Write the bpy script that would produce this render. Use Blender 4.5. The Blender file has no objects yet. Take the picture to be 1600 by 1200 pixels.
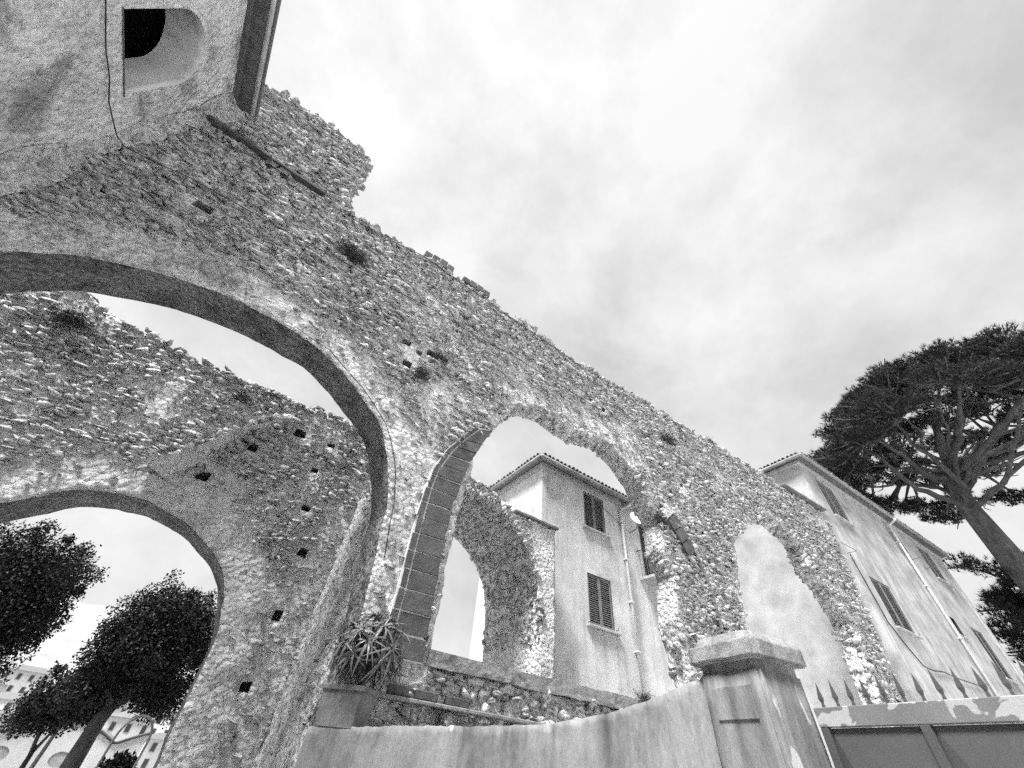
import bpy, bmesh, math, random
import numpy as np
from mathutils import Vector, Matrix, noise
from mathutils.geometry import delaunay_2d_cdt

random.seed(7); RNG = np.random.default_rng(11)
scene = bpy.context.scene
COL = scene.collection
R = math.radians

# ------------------------------------------------------------------ camera
EYE = Vector((0.0, 0.0, 1.6))
RIGHT = Vector((0.8043, -0.5887, 0.0805)); FWD = Vector((0.3660, 0.5981, 0.7130))
FWD.normalize(); RIGHT = (RIGHT - FWD * RIGHT.dot(FWD)).normalized(); UP = RIGHT.cross(FWD)
cam_d = bpy.data.cameras.new('camera'); cam = bpy.data.objects.new('camera', cam_d); COL.objects.link(cam)
cam_d.sensor_width = 36; cam_d.lens = 13.5225; cam_d.clip_start = 0.05; cam_d.clip_end = 5000
cam.matrix_world = Matrix(((RIGHT.x, UP.x, -FWD.x, EYE.x), (RIGHT.y, UP.y, -FWD.y, EYE.y), (RIGHT.z, UP.z, -FWD.z, EYE.z), (0, 0, 0, 1)))
scene.camera = cam

# ------------------------------------------------------------------ sky, sun, exposure
SUN_FROM = Vector((-0.925, -0.38, 0)).normalized(); SUN_EL = R(60)
world = bpy.data.worlds.new('World'); scene.world = world; world.use_nodes = True
nt = world.node_tree; nt.nodes.clear()
def wn(t, **k):
    n = nt.nodes.new(t)
    for a, b in k.items(): setattr(n, a, b)
    return n
out = wn('ShaderNodeOutputWorld'); bg = wn('ShaderNodeBackground'); bg.inputs['Strength'].default_value = 0.1
sky = wn('ShaderNodeTexSky', sky_type='NISHITA'); sky.sun_disc = False; sky.sun_elevation = SUN_EL
sky.sun_rotation = math.atan2(SUN_FROM.x, SUN_FROM.y); sky.dust_density = 4.0; sky.air_density = 1.5
bw = wn('ShaderNodeRGBToBW')
tc = wn('ShaderNodeTexCoord'); mp = wn('ShaderNodeMapping'); mp.inputs['Scale'].default_value = (1.0, 1.0, 1.3); mp.inputs['Location'].default_value = (3.7, 1.3, 0.4)
n1 = wn('ShaderNodeTexNoise'); n1.inputs['Scale'].default_value = 2.0; n1.inputs['Detail'].default_value = 9; n1.inputs['Roughness'].default_value = 0.6; n1.inputs['Distortion'].default_value = 0.1
ramp = wn('ShaderNodeValToRGB'); ramp.color_ramp.elements[0].position = 0.33; ramp.color_ramp.elements[1].position = 0.62
ramp.color_ramp.elements[0].color = (2.95, 2.95, 2.95, 1); ramp.color_ramp.elements[1].color = (4.75, 4.75, 4.75, 1)
mix = wn('ShaderNodeMix', data_type='FLOAT'); mix.inputs[0].default_value = 0.86
L = nt.links.new
L(tc.outputs['Generated'], mp.inputs['Vector']); L(mp.outputs['Vector'], n1.inputs['Vector']); L(n1.outputs['Fac'], ramp.inputs['Fac'])
L(sky.outputs['Color'], bw.inputs['Color']); L(bw.outputs['Val'], mix.inputs[2]); L(ramp.outputs['Color'], mix.inputs[3])
L(mix.outputs[0], bg.inputs['Color']); L(bg.outputs['Background'], out.inputs['Surface'])
sd = bpy.data.lights.new('sun', 'SUN'); sd.energy = 4.4; sd.angle = R(16); sd.color = (1, 1, 1)
sun = bpy.data.objects.new('sun', sd); COL.objects.link(sun)
sdir = (SUN_FROM * math.cos(SUN_EL) + Vector((0, 0, math.sin(SUN_EL)))).normalized()
sun.rotation_euler = sdir.to_track_quat('Z', 'Y').to_euler(); sun.location = (-10, -10, 30)
scene.cycles.use_denoising = False; scene.cycles.use_adaptive_sampling = True; scene.cycles.adaptive_threshold = 0.05; scene.cycles.adaptive_min_samples = 16
scene.view_settings.view_transform = 'Standard'; scene.view_settings.look = 'None'
scene.view_settings.exposure = 1.12; scene.view_settings.gamma = 1

# ------------------------------------------------------------------ helpers
def P_hash(ix, iy, seed):
    h = (ix.astype(np.int64) * 374761393 + iy.astype(np.int64) * 668265263 + seed * 982451653) & 0x7fffffff
    h = ((h ^ (h >> 13)) * 1274126177) & 0x7fffffff
    h = h ^ (h >> 16)
    return (h & 0xffff) / 65535.0
def vnoise(x, y, seed=0):
    x = np.asarray(x, float); y = np.asarray(y, float)
    ix = np.floor(x); iy = np.floor(y); fx = x - ix; fy = y - iy
    fx = fx * fx * (3 - 2 * fx); fy = fy * fy * (3 - 2 * fy)
    a = P_hash(ix, iy, seed); b = P_hash(ix + 1, iy, seed); c = P_hash(ix, iy + 1, seed); d = P_hash(ix + 1, iy + 1, seed)
    return (a * (1 - fx) + b * fx) * (1 - fy) + (c * (1 - fx) + d * fx) * fy
def fbm(x, y, seed=0, o=4):
    s = 0; a = 0.5; t = 0
    for k in range(o):
        s = s + a * vnoise(np.asarray(x) * 2 ** k, np.asarray(y) * 2 ** k, seed + k * 17); t += a; a *= 0.55
    return s / t
def inside(poly, x, y):
    x = np.asarray(x, float); y = np.asarray(y, float); r = np.zeros(x.shape, bool); n = len(poly)
    for i in range(n):
        x0, y0 = poly[i]; x1, y1 = poly[(i + 1) % n]
        if y0 == y1: continue
        c = ((y0 > y) != (y1 > y)) & (x < (x1 - x0) * (y - y0) / (y1 - y0) + x0)
        r ^= c
    return r
def dist_poly(poly, x, y, closed=True):
    x = np.asarray(x, float); y = np.asarray(y, float); d = np.full(x.shape, 1e9); n = len(poly)
    for i in range(n if closed else n - 1):
        ax, ay = poly[i]; bx, by = poly[(i + 1) % n]; ux, uy = bx - ax, by - ay; l = ux * ux + uy * uy + 1e-12
        t = np.clip(((x - ax) * ux + (y - ay) * uy) / l, 0, 1)
        d = np.minimum(d, np.hypot(x - ax - t * ux, y - ay - t * uy))
    return d
def sstep(a, b, x):
    t = np.clip((np.asarray(x, float) - a) / (b - a), 0, 1); return t * t * (3 - 2 * t)

def link(o, parent=None):
    COL.objects.link(o)
    if parent is not None:
        o.parent = parent; o.matrix_parent_inverse = Matrix.Translation(parent.location).inverted() if parent.type == 'EMPTY' else Matrix()
    return o
def mesh_arr(name, V, F, mat=None, smooth=False):
    me = bpy.data.meshes.new(name)
    V = np.asarray(V, np.float32); 
    if isinstance(F, np.ndarray):
        k = F.shape[1]; n = len(F)
        me.vertices.add(len(V)); me.vertices.foreach_set('co', V.ravel())
        me.loops.add(n * k); me.loops.foreach_set('vertex_index', F.astype(np.int32).ravel())
        me.polygons.add(n); me.polygons.foreach_set('loop_start', np.arange(0, n * k, k, dtype=np.int32))
        me.update(calc_edges=True)
    else:
        me.from_pydata([tuple(map(float, v)) for v in V], [], F); me.update()
    if smooth: me.polygons.foreach_set('use_smooth', np.ones(len(me.polygons), bool))
    if mat: me.materials.append(mat)
    return me
def obj(name, V, F, mat, parent=None, smooth=False):
    return link(bpy.data.objects.new(name, mesh_arr(name, V, F, mat, smooth)), parent)
def empty(name, loc, label, cat, group=None):
    o = bpy.data.objects.new(name, None); o.location = loc; o.empty_display_size = 0.3; COL.objects.link(o)
    tag(o, label, cat, group); return o
def tag(o, label=None, cat=None, group=None, kind=None):
    if label: o['label'] = label
    if cat: o['category'] = cat
    if group: o['group'] = group
    if kind: o['kind'] = kind
    return o
class MB:
    """collects boxes, prisms and tubes"""
    def __init__(s): s.v = []; s.f = []
    def add(s, V, F):
        b = len(s.v); s.v += [tuple(v) for v in V]; s.f += [tuple(i + b for i in f) for f in F]
    def box(s, x0, x1, y0, y1, z0, z1, bev=0.0, fr=None):
        if bev > 0:
            bm = bmesh.new(); bmesh.ops.create_cube(bm, size=1)
            for v in bm.verts: v.co = Vector(((x0 + x1) / 2 + v.co.x * (x1 - x0), (y0 + y1) / 2 + v.co.y * (y1 - y0), (z0 + z1) / 2 + v.co.z * (z1 - z0)))
            bmesh.ops.bevel(bm, geom=bm.edges[:], offset=bev, segments=1, affect='EDGES')
            V = [tuple(v.co) for v in bm.verts]; bm.verts.index_update(); F = [tuple(v.index for v in f.verts) for f in bm.faces]; bm.free()
        else:
            V = [(x, y, z) for x in (x0, x1) for y in (y0, y1) for z in (z0, z1)]
            F = [(0, 1, 3, 2), (4, 6, 7, 5), (0, 4, 5, 1), (2, 3, 7, 6), (0, 2, 6, 4), (1, 5, 7, 3)]
        if fr: V = [fr(*v) for v in V]
        s.add(V, F); return s
    def tube(s, pts, rad, n=8, fr=None, caps=True):
        pts = [Vector(p) for p in pts]; rs = rad if isinstance(rad, (list, tuple)) else [rad] * len(pts)
        V = []; F = []; prev = None
        for i, p in enumerate(pts):
            t = (pts[min(i + 1, len(pts) - 1)] - pts[max(i - 1, 0)]).normalized()
            a = prev - t * prev.dot(t) if prev is not None else t.orthogonal()
            a.normalize(); prev = a; b = t.cross(a)
            for k in range(n):
                q = 2 * math.pi * k / n; V.append(p + (a * math.cos(q) + b * math.sin(q)) * rs[i])
        for i in range(len(pts) - 1):
            for k in range(n):
                F.append((i * n + k, i * n + (k + 1) % n, (i + 1) * n + (k + 1) % n, (i + 1) * n + k))
        if caps: F.append(tuple(range(n))[::-1]); F.append(tuple((len(pts) - 1) * n + k for k in range(n)))
        if fr: V = [fr(*v) for v in V]
        s.add(V, F); return s
    def prism(s, poly, fn, d0, d1):
        n = len(poly); V = [fn(a, d0, b) for a, b in poly] + [fn(a, d1, b) for a, b in poly]
        F = [tuple(range(n)), tuple(range(2 * n - 1, n - 1, -1))] + [(i, i + n, (i + 1) % n + n, (i + 1) % n) for i in range(n)]
        s.add(V, F); return s
    def build(s, name, mat, parent=None, smooth=False):
        o = obj(name, s.v, s.f, mat, parent, smooth)
        bm = bmesh.new(); bm.from_mesh(o.data); bmesh.ops.recalc_face_normals(bm, faces=bm.faces[:]); bm.to_mesh(o.data); bm.free()
        return o

# ------------------------------------------------------------------ materials (all neutral: a black and white photograph)
def g(v): return (v, v, v, 1)
def mat(name, lo, hi, scale=3.0, fine=60.0, fine_amt=0.35, bump=0.4, bdist=0.01, rough=0.9, stretch=(1, 1, 1), island=0.0, streak=None, blotch=None, contrast=(0.35, 0.65), vor=0.0, spec=0.2, flake=None, fc=(0.3, 0.7)):
    m = bpy.data.materials.new(name); m.use_nodes = True; t = m.node_tree; N = t.nodes; Lk = t.links.new
    b = N['Principled BSDF']; b.inputs['Roughness'].default_value = rough; b.inputs['Specular IOR Level'].default_value = spec
    geo = N.new('ShaderNodeNewGeometry'); mp = N.new('ShaderNodeMapping'); mp.inputs['Scale'].default_value = stretch
    Lk(geo.outputs['Position'], mp.inputs['Vector'])
    def nz(sc, det=5, ro=0.6, dis=0.0, vec=mp):
        n = N.new('ShaderNodeTexNoise'); n.inputs['Scale'].default_value = sc; n.inputs['Detail'].default_value = det; n.inputs['Roughness'].default_value = ro; n.inputs['Distortion'].default_value = dis
        Lk(vec.outputs['Vector'] if vec is mp or vec.type == 'MAPPING' else vec.outputs['Position'], n.inputs['Vector']); return n.outputs['Fac']
    def rmp(fac, a, b_, va=0.0, vb=1.0):
        r = N.new('ShaderNodeMapRange'); r.inputs[1].default_value = a; r.inputs[2].default_value = b_; r.inputs[3].default_value = va; r.inputs[4].default_value = vb
        Lk(fac, r.inputs[0]); return r.outputs[0]
    def math_(op, a, c):
        n = N.new('ShaderNodeMath'); n.operation = op
        for i, q in enumerate((a, c)):
            if isinstance(q, (int, float)): n.inputs[i].default_value = q
            else: Lk(q, n.inputs[i])
        return n.outputs[0]
    base = rmp(nz(scale, 6, 0.65), contrast[0], contrast[1])
    fn = nz(fine, 4, 0.7)
    val = math_('ADD', math_('MULTIPLY', base, 1 - fine_amt), math_('MULTIPLY', rmp(fn, fc[0], fc[1]), fine_amt))
    if island > 0:
        oi = N.new('ShaderNodeObjectInfo')
        rnd = math_('FRACT', math_('ADD', geo.outputs['Random Per Island'], oi.outputs['Random']), 0)
        val = math_('ADD', math_('MULTIPLY', val, 1 - island), math_('MULTIPLY', rnd, island))
    col = rmp(val, 0, 1, lo, hi)
    if streak:      # rain streaks: (amount, horizontal scale, threshold)
        ms = N.new('ShaderNodeMapping'); ms.inputs['Scale'].default_value = (streak[1], streak[1], streak[1] * 0.07); Lk(geo.outputs['Position'], ms.inputs['Vector'])
        sfac = rmp(nz(1.0, 5, 0.6, 0.3, ms), streak[2], streak[2] + 0.2)
        col = math_('MULTIPLY', col, rmp(sfac, 0, 1, 1.0, 1 - streak[0]))
    if blotch:      # weathered patches: (multiplier, scale, threshold, width)
        bf = rmp(nz(blotch[1], 6, 0.68, 0.4), blotch[2], blotch[2] + blotch[3])
        col = math_('MULTIPLY', col, rmp(bf, 0, 1, 1.0, blotch[0]))
    if flake:       # flaked paint with crisp edges: (value, scale, threshold)
        ff = rmp(nz(flake[1], 3, 0.5, 0.6), flake[2], flake[2] + 0.02)
        mx = N.new('ShaderNodeMix'); mx.data_type = 'FLOAT'; Lk(ff, mx.inputs[0]); Lk(col, mx.inputs[2]); mx.inputs[3].default_value = flake[0]; col = mx.outputs[0]
    cmb = N.new('ShaderNodeCombineColor')
    for i in range(3): Lk(col, cmb.inputs[i])
    Lk(cmb.outputs[0], b.inputs['Base Color'])
    if bump > 0:
        h = math_('ADD', fn, math_('MULTIPLY', nz(fine * 0.28, 5, 0.65), 1.6))
        if vor > 0:
            vo = N.new('ShaderNodeTexVoronoi'); vo.inputs['Scale'].default_value = vor; vo.feature = 'F1'; Lk(mp.outputs['Vector'], vo.inputs['Vector'])
            h = math_('ADD', h, math_('MULTIPLY', vo.outputs['Distance'], -1.2))
        bp = N.new('ShaderNodeBump'); bp.inputs['Strength'].default_value = bump; bp.inputs['Distance'].default_value = bdist
        Lk(h, bp.inputs['Height']); Lk(bp.outputs['Normal'], b.inputs['Normal'])
    return m
M = {}
M['stone'] = mat('rubble stone', 0.07, 0.88, 4.0, 20, 0.5, 1.0, 0.04, island=0.2, vor=14, blotch=(0.4, 5.0, 0.57, 0.08), fc=(0.38, 0.62))
M['mortar'] = mat('lime mortar', 0.24, 0.98, 2.2, 17, 0.5, 1.0, 0.08, blotch=(0.62, 1.1, 0.53, 0.1), vor=11, fc=(0.36, 0.62))
M['inner_stone_lit'] = mat('light-lifted rubble stone', 0.1, 0.98, 4.0, 18, 0.5, 1.0, 0.04, island=0.2, vor=14, blotch=(0.5, 5.0, 0.57, 0.08), fc=(0.38, 0.62))  # paler copy of the rubble stone, missing sunlight put into its tone
M['inner_mortar_lit'] = mat('light-lifted mortar', 0.42, 0.98, 2.2, 16, 0.55, 1.0, 0.08, vor=11, fc=(0.36, 0.62))  # mortar lightened to stand in for sun that misses the inner wall
M['reveal'] = mat('shaded weathered arch plaster', 0.04, 0.32, 2.5, 20, 0.55, 1.0, 0.05, blotch=(0.6, 1.6, 0.5, 0.12), vor=12, fc=(0.38, 0.62))  # underside shade is put into the dark tone; blotches are weathering
M['arch_plaster'] = mat('rough lime plaster', 0.24, 0.92, 1.8, 18, 0.55, 1.0, 0.08, blotch=(0.6, 1.7, 0.54, 0.1), vor=11, fc=(0.36, 0.62))
M['house'] = mat('stained house plaster', 0.46, 0.7, 1.1, 40, 0.25, 0.25, 0.006, streak=(0.3, 4.0, 0.52), blotch=(0.8, 0.9, 0.5, 0.2))
M['house2'] = mat('streaked house plaster', 0.28, 0.52, 1.0, 40, 0.22, 0.25, 0.006, streak=(0.4, 5.5, 0.5), blotch=(0.72, 0.8, 0.5, 0.15))
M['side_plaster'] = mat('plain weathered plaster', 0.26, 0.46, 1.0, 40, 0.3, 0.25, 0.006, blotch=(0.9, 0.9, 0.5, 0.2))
M['facade'] = mat('patchy grey render', 0.42, 0.95, 1.3, 17, 0.4, 1.0, 0.05, blotch=(0.5, 0.8, 0.54, 0.1), vor=9, fc=(0.36, 0.62))
M['gwall'] = mat('old garden wall render', 0.13, 0.34, 1.6, 40, 0.3, 0.5, 0.008, streak=(0.45, 5.0, 0.48), stretch=(1, 1, 0.45), flake=(0.5, 3.2, 0.645), blotch=(0.7, 3, .5, .15))
M['cap'] = mat('lichened concrete', 0.13, 0.42, 6, 90, 0.5, 0.7, 0.012, blotch=(0.6, 5, 0.5, 0.15))
M['lichen'] = mat('dark lichened plaster', 0.14, 0.36, 4, 60, 0.5, 0.9, 0.02, blotch=(0.55, 4, 0.5, 0.12))
M['dark_block'] = mat('dark lava stone', 0.03, 0.15, 5, 60, 0.5, 0.9, 0.02, island=0.25)
M['white_joint'] = mat('white joint mortar', 0.55, 0.75, 5, 60, 0.3, 0.4, 0.01)
M['wood'] = mat('dark shutter paint', 0.15, 0.27, 6, 60, 0.3, 0.15, 0.004, rough=0.6)
M['sill'] = mat('worn stone sill', 0.26, 0.5, 5, 60, 0.3, 0.3, 0.006)
M['metal'] = mat('weathered dark metal', 0.06, 0.14, 6, 60, 0.3, 0.2, 0.004, rough=0.55, spec=0.4)
M['gutter'] = mat('grey zinc gutter', 0.16, 0.34, 3, 40, 0.3, 0.2, 0.004, rough=0.5, spec=0.4)
M['rust'] = mat('rusty iron', 0.04, 0.12, 6, 60, 0.5, 0.5, 0.01)
M['pipe'] = mat('pale painted pipe', 0.5, 0.72, 4, 40, 0.2, 0.1, 0.003, rough=0.5)
M['tile'] = mat('old roof tile', 0.08, 0.26, 3, 50, 0.35, 0.5, 0.01, island=0.4)
M['gate'] = mat('painted steel sheet', 0.055, 0.085, 2.0, 120, 0.5, 0.12, 0.003, rough=0.5, spec=0.3, blotch=(1.25, 1.5, 0.5, 0.2))
M['rail'] = mat('flaking rail paint', 0.12, 0.19, 2.5, 90, 0.4, 0.2, 0.004, rough=0.6, flake=(0.36, 5.5, 0.56))
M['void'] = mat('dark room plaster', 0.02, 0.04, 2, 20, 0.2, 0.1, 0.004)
M['cable'] = mat('black cable', 0.02, 0.05, 5, 60, 0.2, 0, 0, rough=0.5)
M['bark'] = mat('pine bark', 0.025, 0.16, 3, 14, 0.5, 1.0, 0.06, stretch=(1, 1, 0.35), vor=6)
M['bark_dark'] = mat('smooth dark bark', 0.03, 0.09, 6, 30, 0.4, 0.6, 0.02, stretch=(1, 1, 0.3))
M['needle'] = mat('pine needles', 0.01, 0.05, 1.5, 20, 0.3, 0, 0, rough=0.6, island=0.4)
M['leaf'] = mat('dark evergreen leaves', 0.005, 0.024, 2.0, 20, 0.2, 0, 0, rough=0.6, spec=0.25, island=0.5)
M['aloe'] = mat('aloe leaf', 0.08, 0.2, 6, 40, 0.25, 0.15, 0.004, rough=0.4, spec=0.5, island=0.35)
M['dry'] = mat('dry strands', 0.03, 0.10, 8, 40, 0.3, 0, 0, island=0.4)
M['weed'] = mat('wall weeds', 0.03, 0.10, 8, 40, 0.3, 0, 0, island=0.4)
M['pot'] = mat('stained planter', 0.1, 0.24, 4, 60, 0.3, 0.2, 0.005, streak=(0.4, 7, 0.5))
M['paving'] = mat('pale stone paving', 0.45, 0.7, 2, 40, 0.4, 0.5, 0.01)
M['ground'] = mat('hazed hillside ground', 0.2, 0.4, 0.05, 1.5, 0.45, 0, 0)  # lightened so the colour carries the haze over the far hill
M['white'] = mat('white painted wall', 0.5, 0.68, 1.5, 40, 0.25, 0.2, 0.005)
M['glass'] = mat('lantern glass', 0.5, 0.7, 3, 30, 0.1, 0, 0, rough=0.15, spec=0.5)
M['pane'] = mat('dark window pane', 0.03, 0.06, 3, 30, 0.1, 0, 0, rough=0.1, spec=0.5)

# ------------------------------------------------------------------ ground
def terrain_h(x, y):
    x = np.asarray(x, float); y = np.asarray(y, float)
    d = np.hypot(x, y)
    h = -9 * sstep(24, 46, y - 0.2 * x) * (1 - sstep(20, 34, x))
    h = h + sstep(90, 700, y) * 120 * (0.55 + 0.6 * fbm(x / 260 + 3.1, y / 420 + 7.7, 5, 4)) * (1 - 0.6 * sstep(50, 400, x))
    h = h + 5.0 * sstep(34, 46, x) * (1 - sstep(400, 800, d))
    h = h + sstep(60, 400, x) * 30 * fbm(x / 120, y / 120, 9, 4)
    return h
ax = np.unique(np.concatenate([np.linspace(-40, 60, 81), np.linspace(-1500, 1500, 91)]))
ay = np.unique(np.concatenate([np.linspace(-30, 70, 81), np.linspace(-1500, 2000, 101)]))
gx, gy = np.meshgrid(ax, ay, indexing='ij'); gz = terrain_h(gx, gy)
nx, ny = gx.shape
idx = np.arange(nx * ny).reshape(nx, ny)
F = np.stack([idx[:-1, :-1], idx[1:, :-1], idx[1:, 1:], idx[:-1, 1:]], -1).reshape(-1, 4)
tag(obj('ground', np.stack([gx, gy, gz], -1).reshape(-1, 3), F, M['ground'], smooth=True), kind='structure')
pv = MB().box(-20, 30, -20, 5.2, -0.2, 0.004).build('pavement', M['paving']); tag(pv, kind='structure')
cy = MB().box(-12, 19.4, 6.3, 14, -0.2, 0.004).build('courtyard', M['paving']); tag(cy, kind='structure')  # unseen floor, its pale paving chosen to bounce light onto the inner wall

# ------------------------------------------------------------------ rubble stones: templates
TEMPL = []
for k in range(24):
    rr = random.Random(100 + k); bm = bmesh.new()
    for i in range(11):
        v = Vector((rr.gauss(0, 1), rr.gauss(0, 1), rr.gauss(0, 1))).normalized()
        v = Vector([math.copysign(abs(c) ** 0.6, c) for c in v]) * rr.uniform(0.4, 0.7)
        bm.verts.new(v)
    r_ = bmesh.ops.convex_hull(bm, input=bm.verts[:]); 
    bmesh.ops.delete(bm, geom=[v for v in bm.verts if not v.link_faces], context='VERTS')
    bmesh.ops.recalc_face_normals(bm, faces=bm.faces[:]); bmesh.ops.triangulate(bm, faces=bm.faces[:])
    bm.verts.index_update()
    V = np.array([v.co[:] for v in bm.verts]); T = np.array([[v.index for v in f.verts] for f in bm.faces]); bm.free()
    TEMPL.append((V, T, mesh_arr('stone', V, T, M['stone']), mesh_arr('stone', V, T, M['inner_stone_lit'])))
MR = np.array([RIGHT[:], UP[:], FWD[:]])
def screen(p):
    c = (np.asarray(p) - np.array(EYE[:])) @ MR.T
    z = np.where(c[:, 2] > 0.05, c[:, 2], 1e9)
    return 800 + 601 * c[:, 0] / z, 600 - 601 * c[:, 1] / z, z
def put_stones(parent, pos, ex, en, ez, size, nsingle=300, matname='stone', stuffname='rubble_stones'):
    """pos Nx3, ex/en/ez Nx3 axes (along, out of the face, up), size Nx3"""
    n = len(pos)
    if n == 0: return
    ti = RNG.integers(0, len(TEMPL), n)
    px, py, pz = screen(pos)
    seen = (px > -20) & (px < 1620) & (py > -20) & (py < 1220) & (pz < 1e8)
    area = size[:, 0] * size[:, 2] / np.maximum(pz, 0.1) ** 2 * seen
    order = np.argsort(-area)[:nsingle] if nsingle else np.array([], int)
    single = np.zeros(n, bool); single[order] = True
    B = np.stack([ex * size[:, :1], en * size[:, 1:2], ez * size[:, 2:3]], -1)      # columns
    VV = []; FF = []; base = 0
    for k, (V, T, me, me2) in enumerate(TEMPL):
        sel = np.where((ti == k) & ~single)[0]
        if len(sel):
            W = np.einsum('nij,vj->nvi', B[sel], V) + pos[sel][:, None, :]
            VV.append(W.reshape(-1, 3)); nv = len(V)
            FF.append((T[None] + (np.arange(len(sel)) * nv)[:, None, None]).reshape(-1, 3) + base); base += len(sel) * nv
    if VV:
        o = obj(stuffname, np.concatenate(VV), np.concatenate(FF), M[matname], parent); tag(o, kind='stuff')
    for i in np.where(single)[0]:
        o = bpy.data.objects.new('stone', TEMPL[ti[i]][2 if matname == 'stone' else 3]); b = B[i]; p = pos[i]
        mw = Matrix(((b[0, 0], b[0, 1], b[0, 2], p[0]), (b[1, 0], b[1, 1], b[1, 2], p[1]), (b[2, 0], b[2, 1], b[2, 2], p[2]), (0, 0, 0, 1)))
        COL.objects.link(o); o.parent = parent
        o.matrix_parent_inverse = Matrix.Translation(parent.location).inverted(); o.matrix_basis = mw
def rot_axes(ex, en, ez, a, b, c):
    """small random rotations: a about normal, b about along, c about up"""
    def rt(u, v, q): return u * np.cos(q)[:, None] + v * np.sin(q)[:, None], v * np.cos(q)[:, None] - u * np.sin(q)[:, None]
    ex, ez = rt(ex, ez, a); en, ez = rt(en, ez, b); ex, en = rt(ex, en, c)
    return ex, en, ez

# ------------------------------------------------------------------ masonry wall with openings
def densify(poly, step, jag=0.0, seed=0, closed=True):
    o = []; n = len(poly); k = 0
    for i in range(n if closed else n - 1):
        a = np.array(poly[i], float); b = np.array(poly[(i + 1) % n], float); l = np.linalg.norm(b - a); m = max(1, int(round(l / step)))
        for j in range(m): o.append(a + (b - a) * j / m)
    if not closed: o.append(np.array(poly[-1], float))
    o = np.array(o)
    if jag > 0:
        o = o + jag * 2 * (np.stack([fbm(o[:, 0] * 3.1 + 40, o[:, 1] * 3.1 + 11, seed, 4), fbm(o[:, 0] * 3.1 + 9, o[:, 1] * 3.1 + 77, seed + 5, 4)], -1) - 0.5)
    return o
def smooth_line(P, n=4):
    P = np.array(P, float); E_ = np.concatenate([[P[0]], P, [P[-1]]]); Q = []
    for i in range(1, len(E_) - 2):
        a, b, c, d = E_[i - 1], E_[i], E_[i + 1], E_[i + 2]
        for j in range(n):
            t = j / n; Q.append(.5 * (2 * b + (c - a) * t + (2 * a - 5 * b + 4 * c - d) * t * t + (3 * b - a - 3 * c + d) * t ** 3))
    return [tuple(q) for q in Q] + [tuple(P[-1])]
def tri_region(outer, holes, grid, seed=0):
    loops = [outer] + holes; pts = []; edges = []; ranges = []
    for lp in loops:
        b = len(pts); n = len(lp); pts += [Vector((float(p[0]), float(p[1]))) for p in lp]; edges += [(b + i, b + (i + 1) % n) for i in range(n)]; ranges.append((b, n))
    x0, y0 = outer.min(0); x1, y1 = outer.max(0)
    X, Y = np.meshgrid(np.arange(x0 + grid / 2, x1, grid), np.arange(y0 + grid / 2, y1, grid)); X = X.ravel(); Y = Y.ravel()
    rg = np.random.default_rng(seed); X = X + rg.uniform(-.3, .3, X.shape) * grid; Y = Y + rg.uniform(-.3, .3, Y.shape) * grid
    ok = inside(outer, X, Y)
    for h in holes: ok &= ~inside(h, X, Y)
    X, Y = X[ok], Y[ok]
    dm = np.full(X.shape, 1e9)
    for lp in loops:
        for c in range(0, len(lp), 200):
            q = lp[c:c + 200]; dm = np.minimum(dm, np.sqrt(((X[:, None] - q[None, :, 0]) ** 2 + (Y[:, None] - q[None, :, 1]) ** 2)).min(1))
    ok = dm > grid * 0.45
    pts += [Vector((float(a), float(b))) for a, b in zip(X[ok], Y[ok])]
    rv, re, rf, ov, oe, of = delaunay_2d_cdt(pts, edges, [], 0, 1e-6)
    rv = np.array([v[:] for v in rv]); tri = np.array([f for f in rf if len(f) == 3])
    c = rv[tri].mean(1); ok = inside(outer, c[:, 0], c[:, 1])
    for h in holes: ok &= ~inside(h, c[:, 0], c[:, 1])
    mp_ = {}
    for i, l in enumerate(ov):
        for q in l: mp_[q] = i
    rings = [[mp_.get(b + i, None) for i in range(n)] for b, n in ranges]
    return rv, tri[ok], rings
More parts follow.
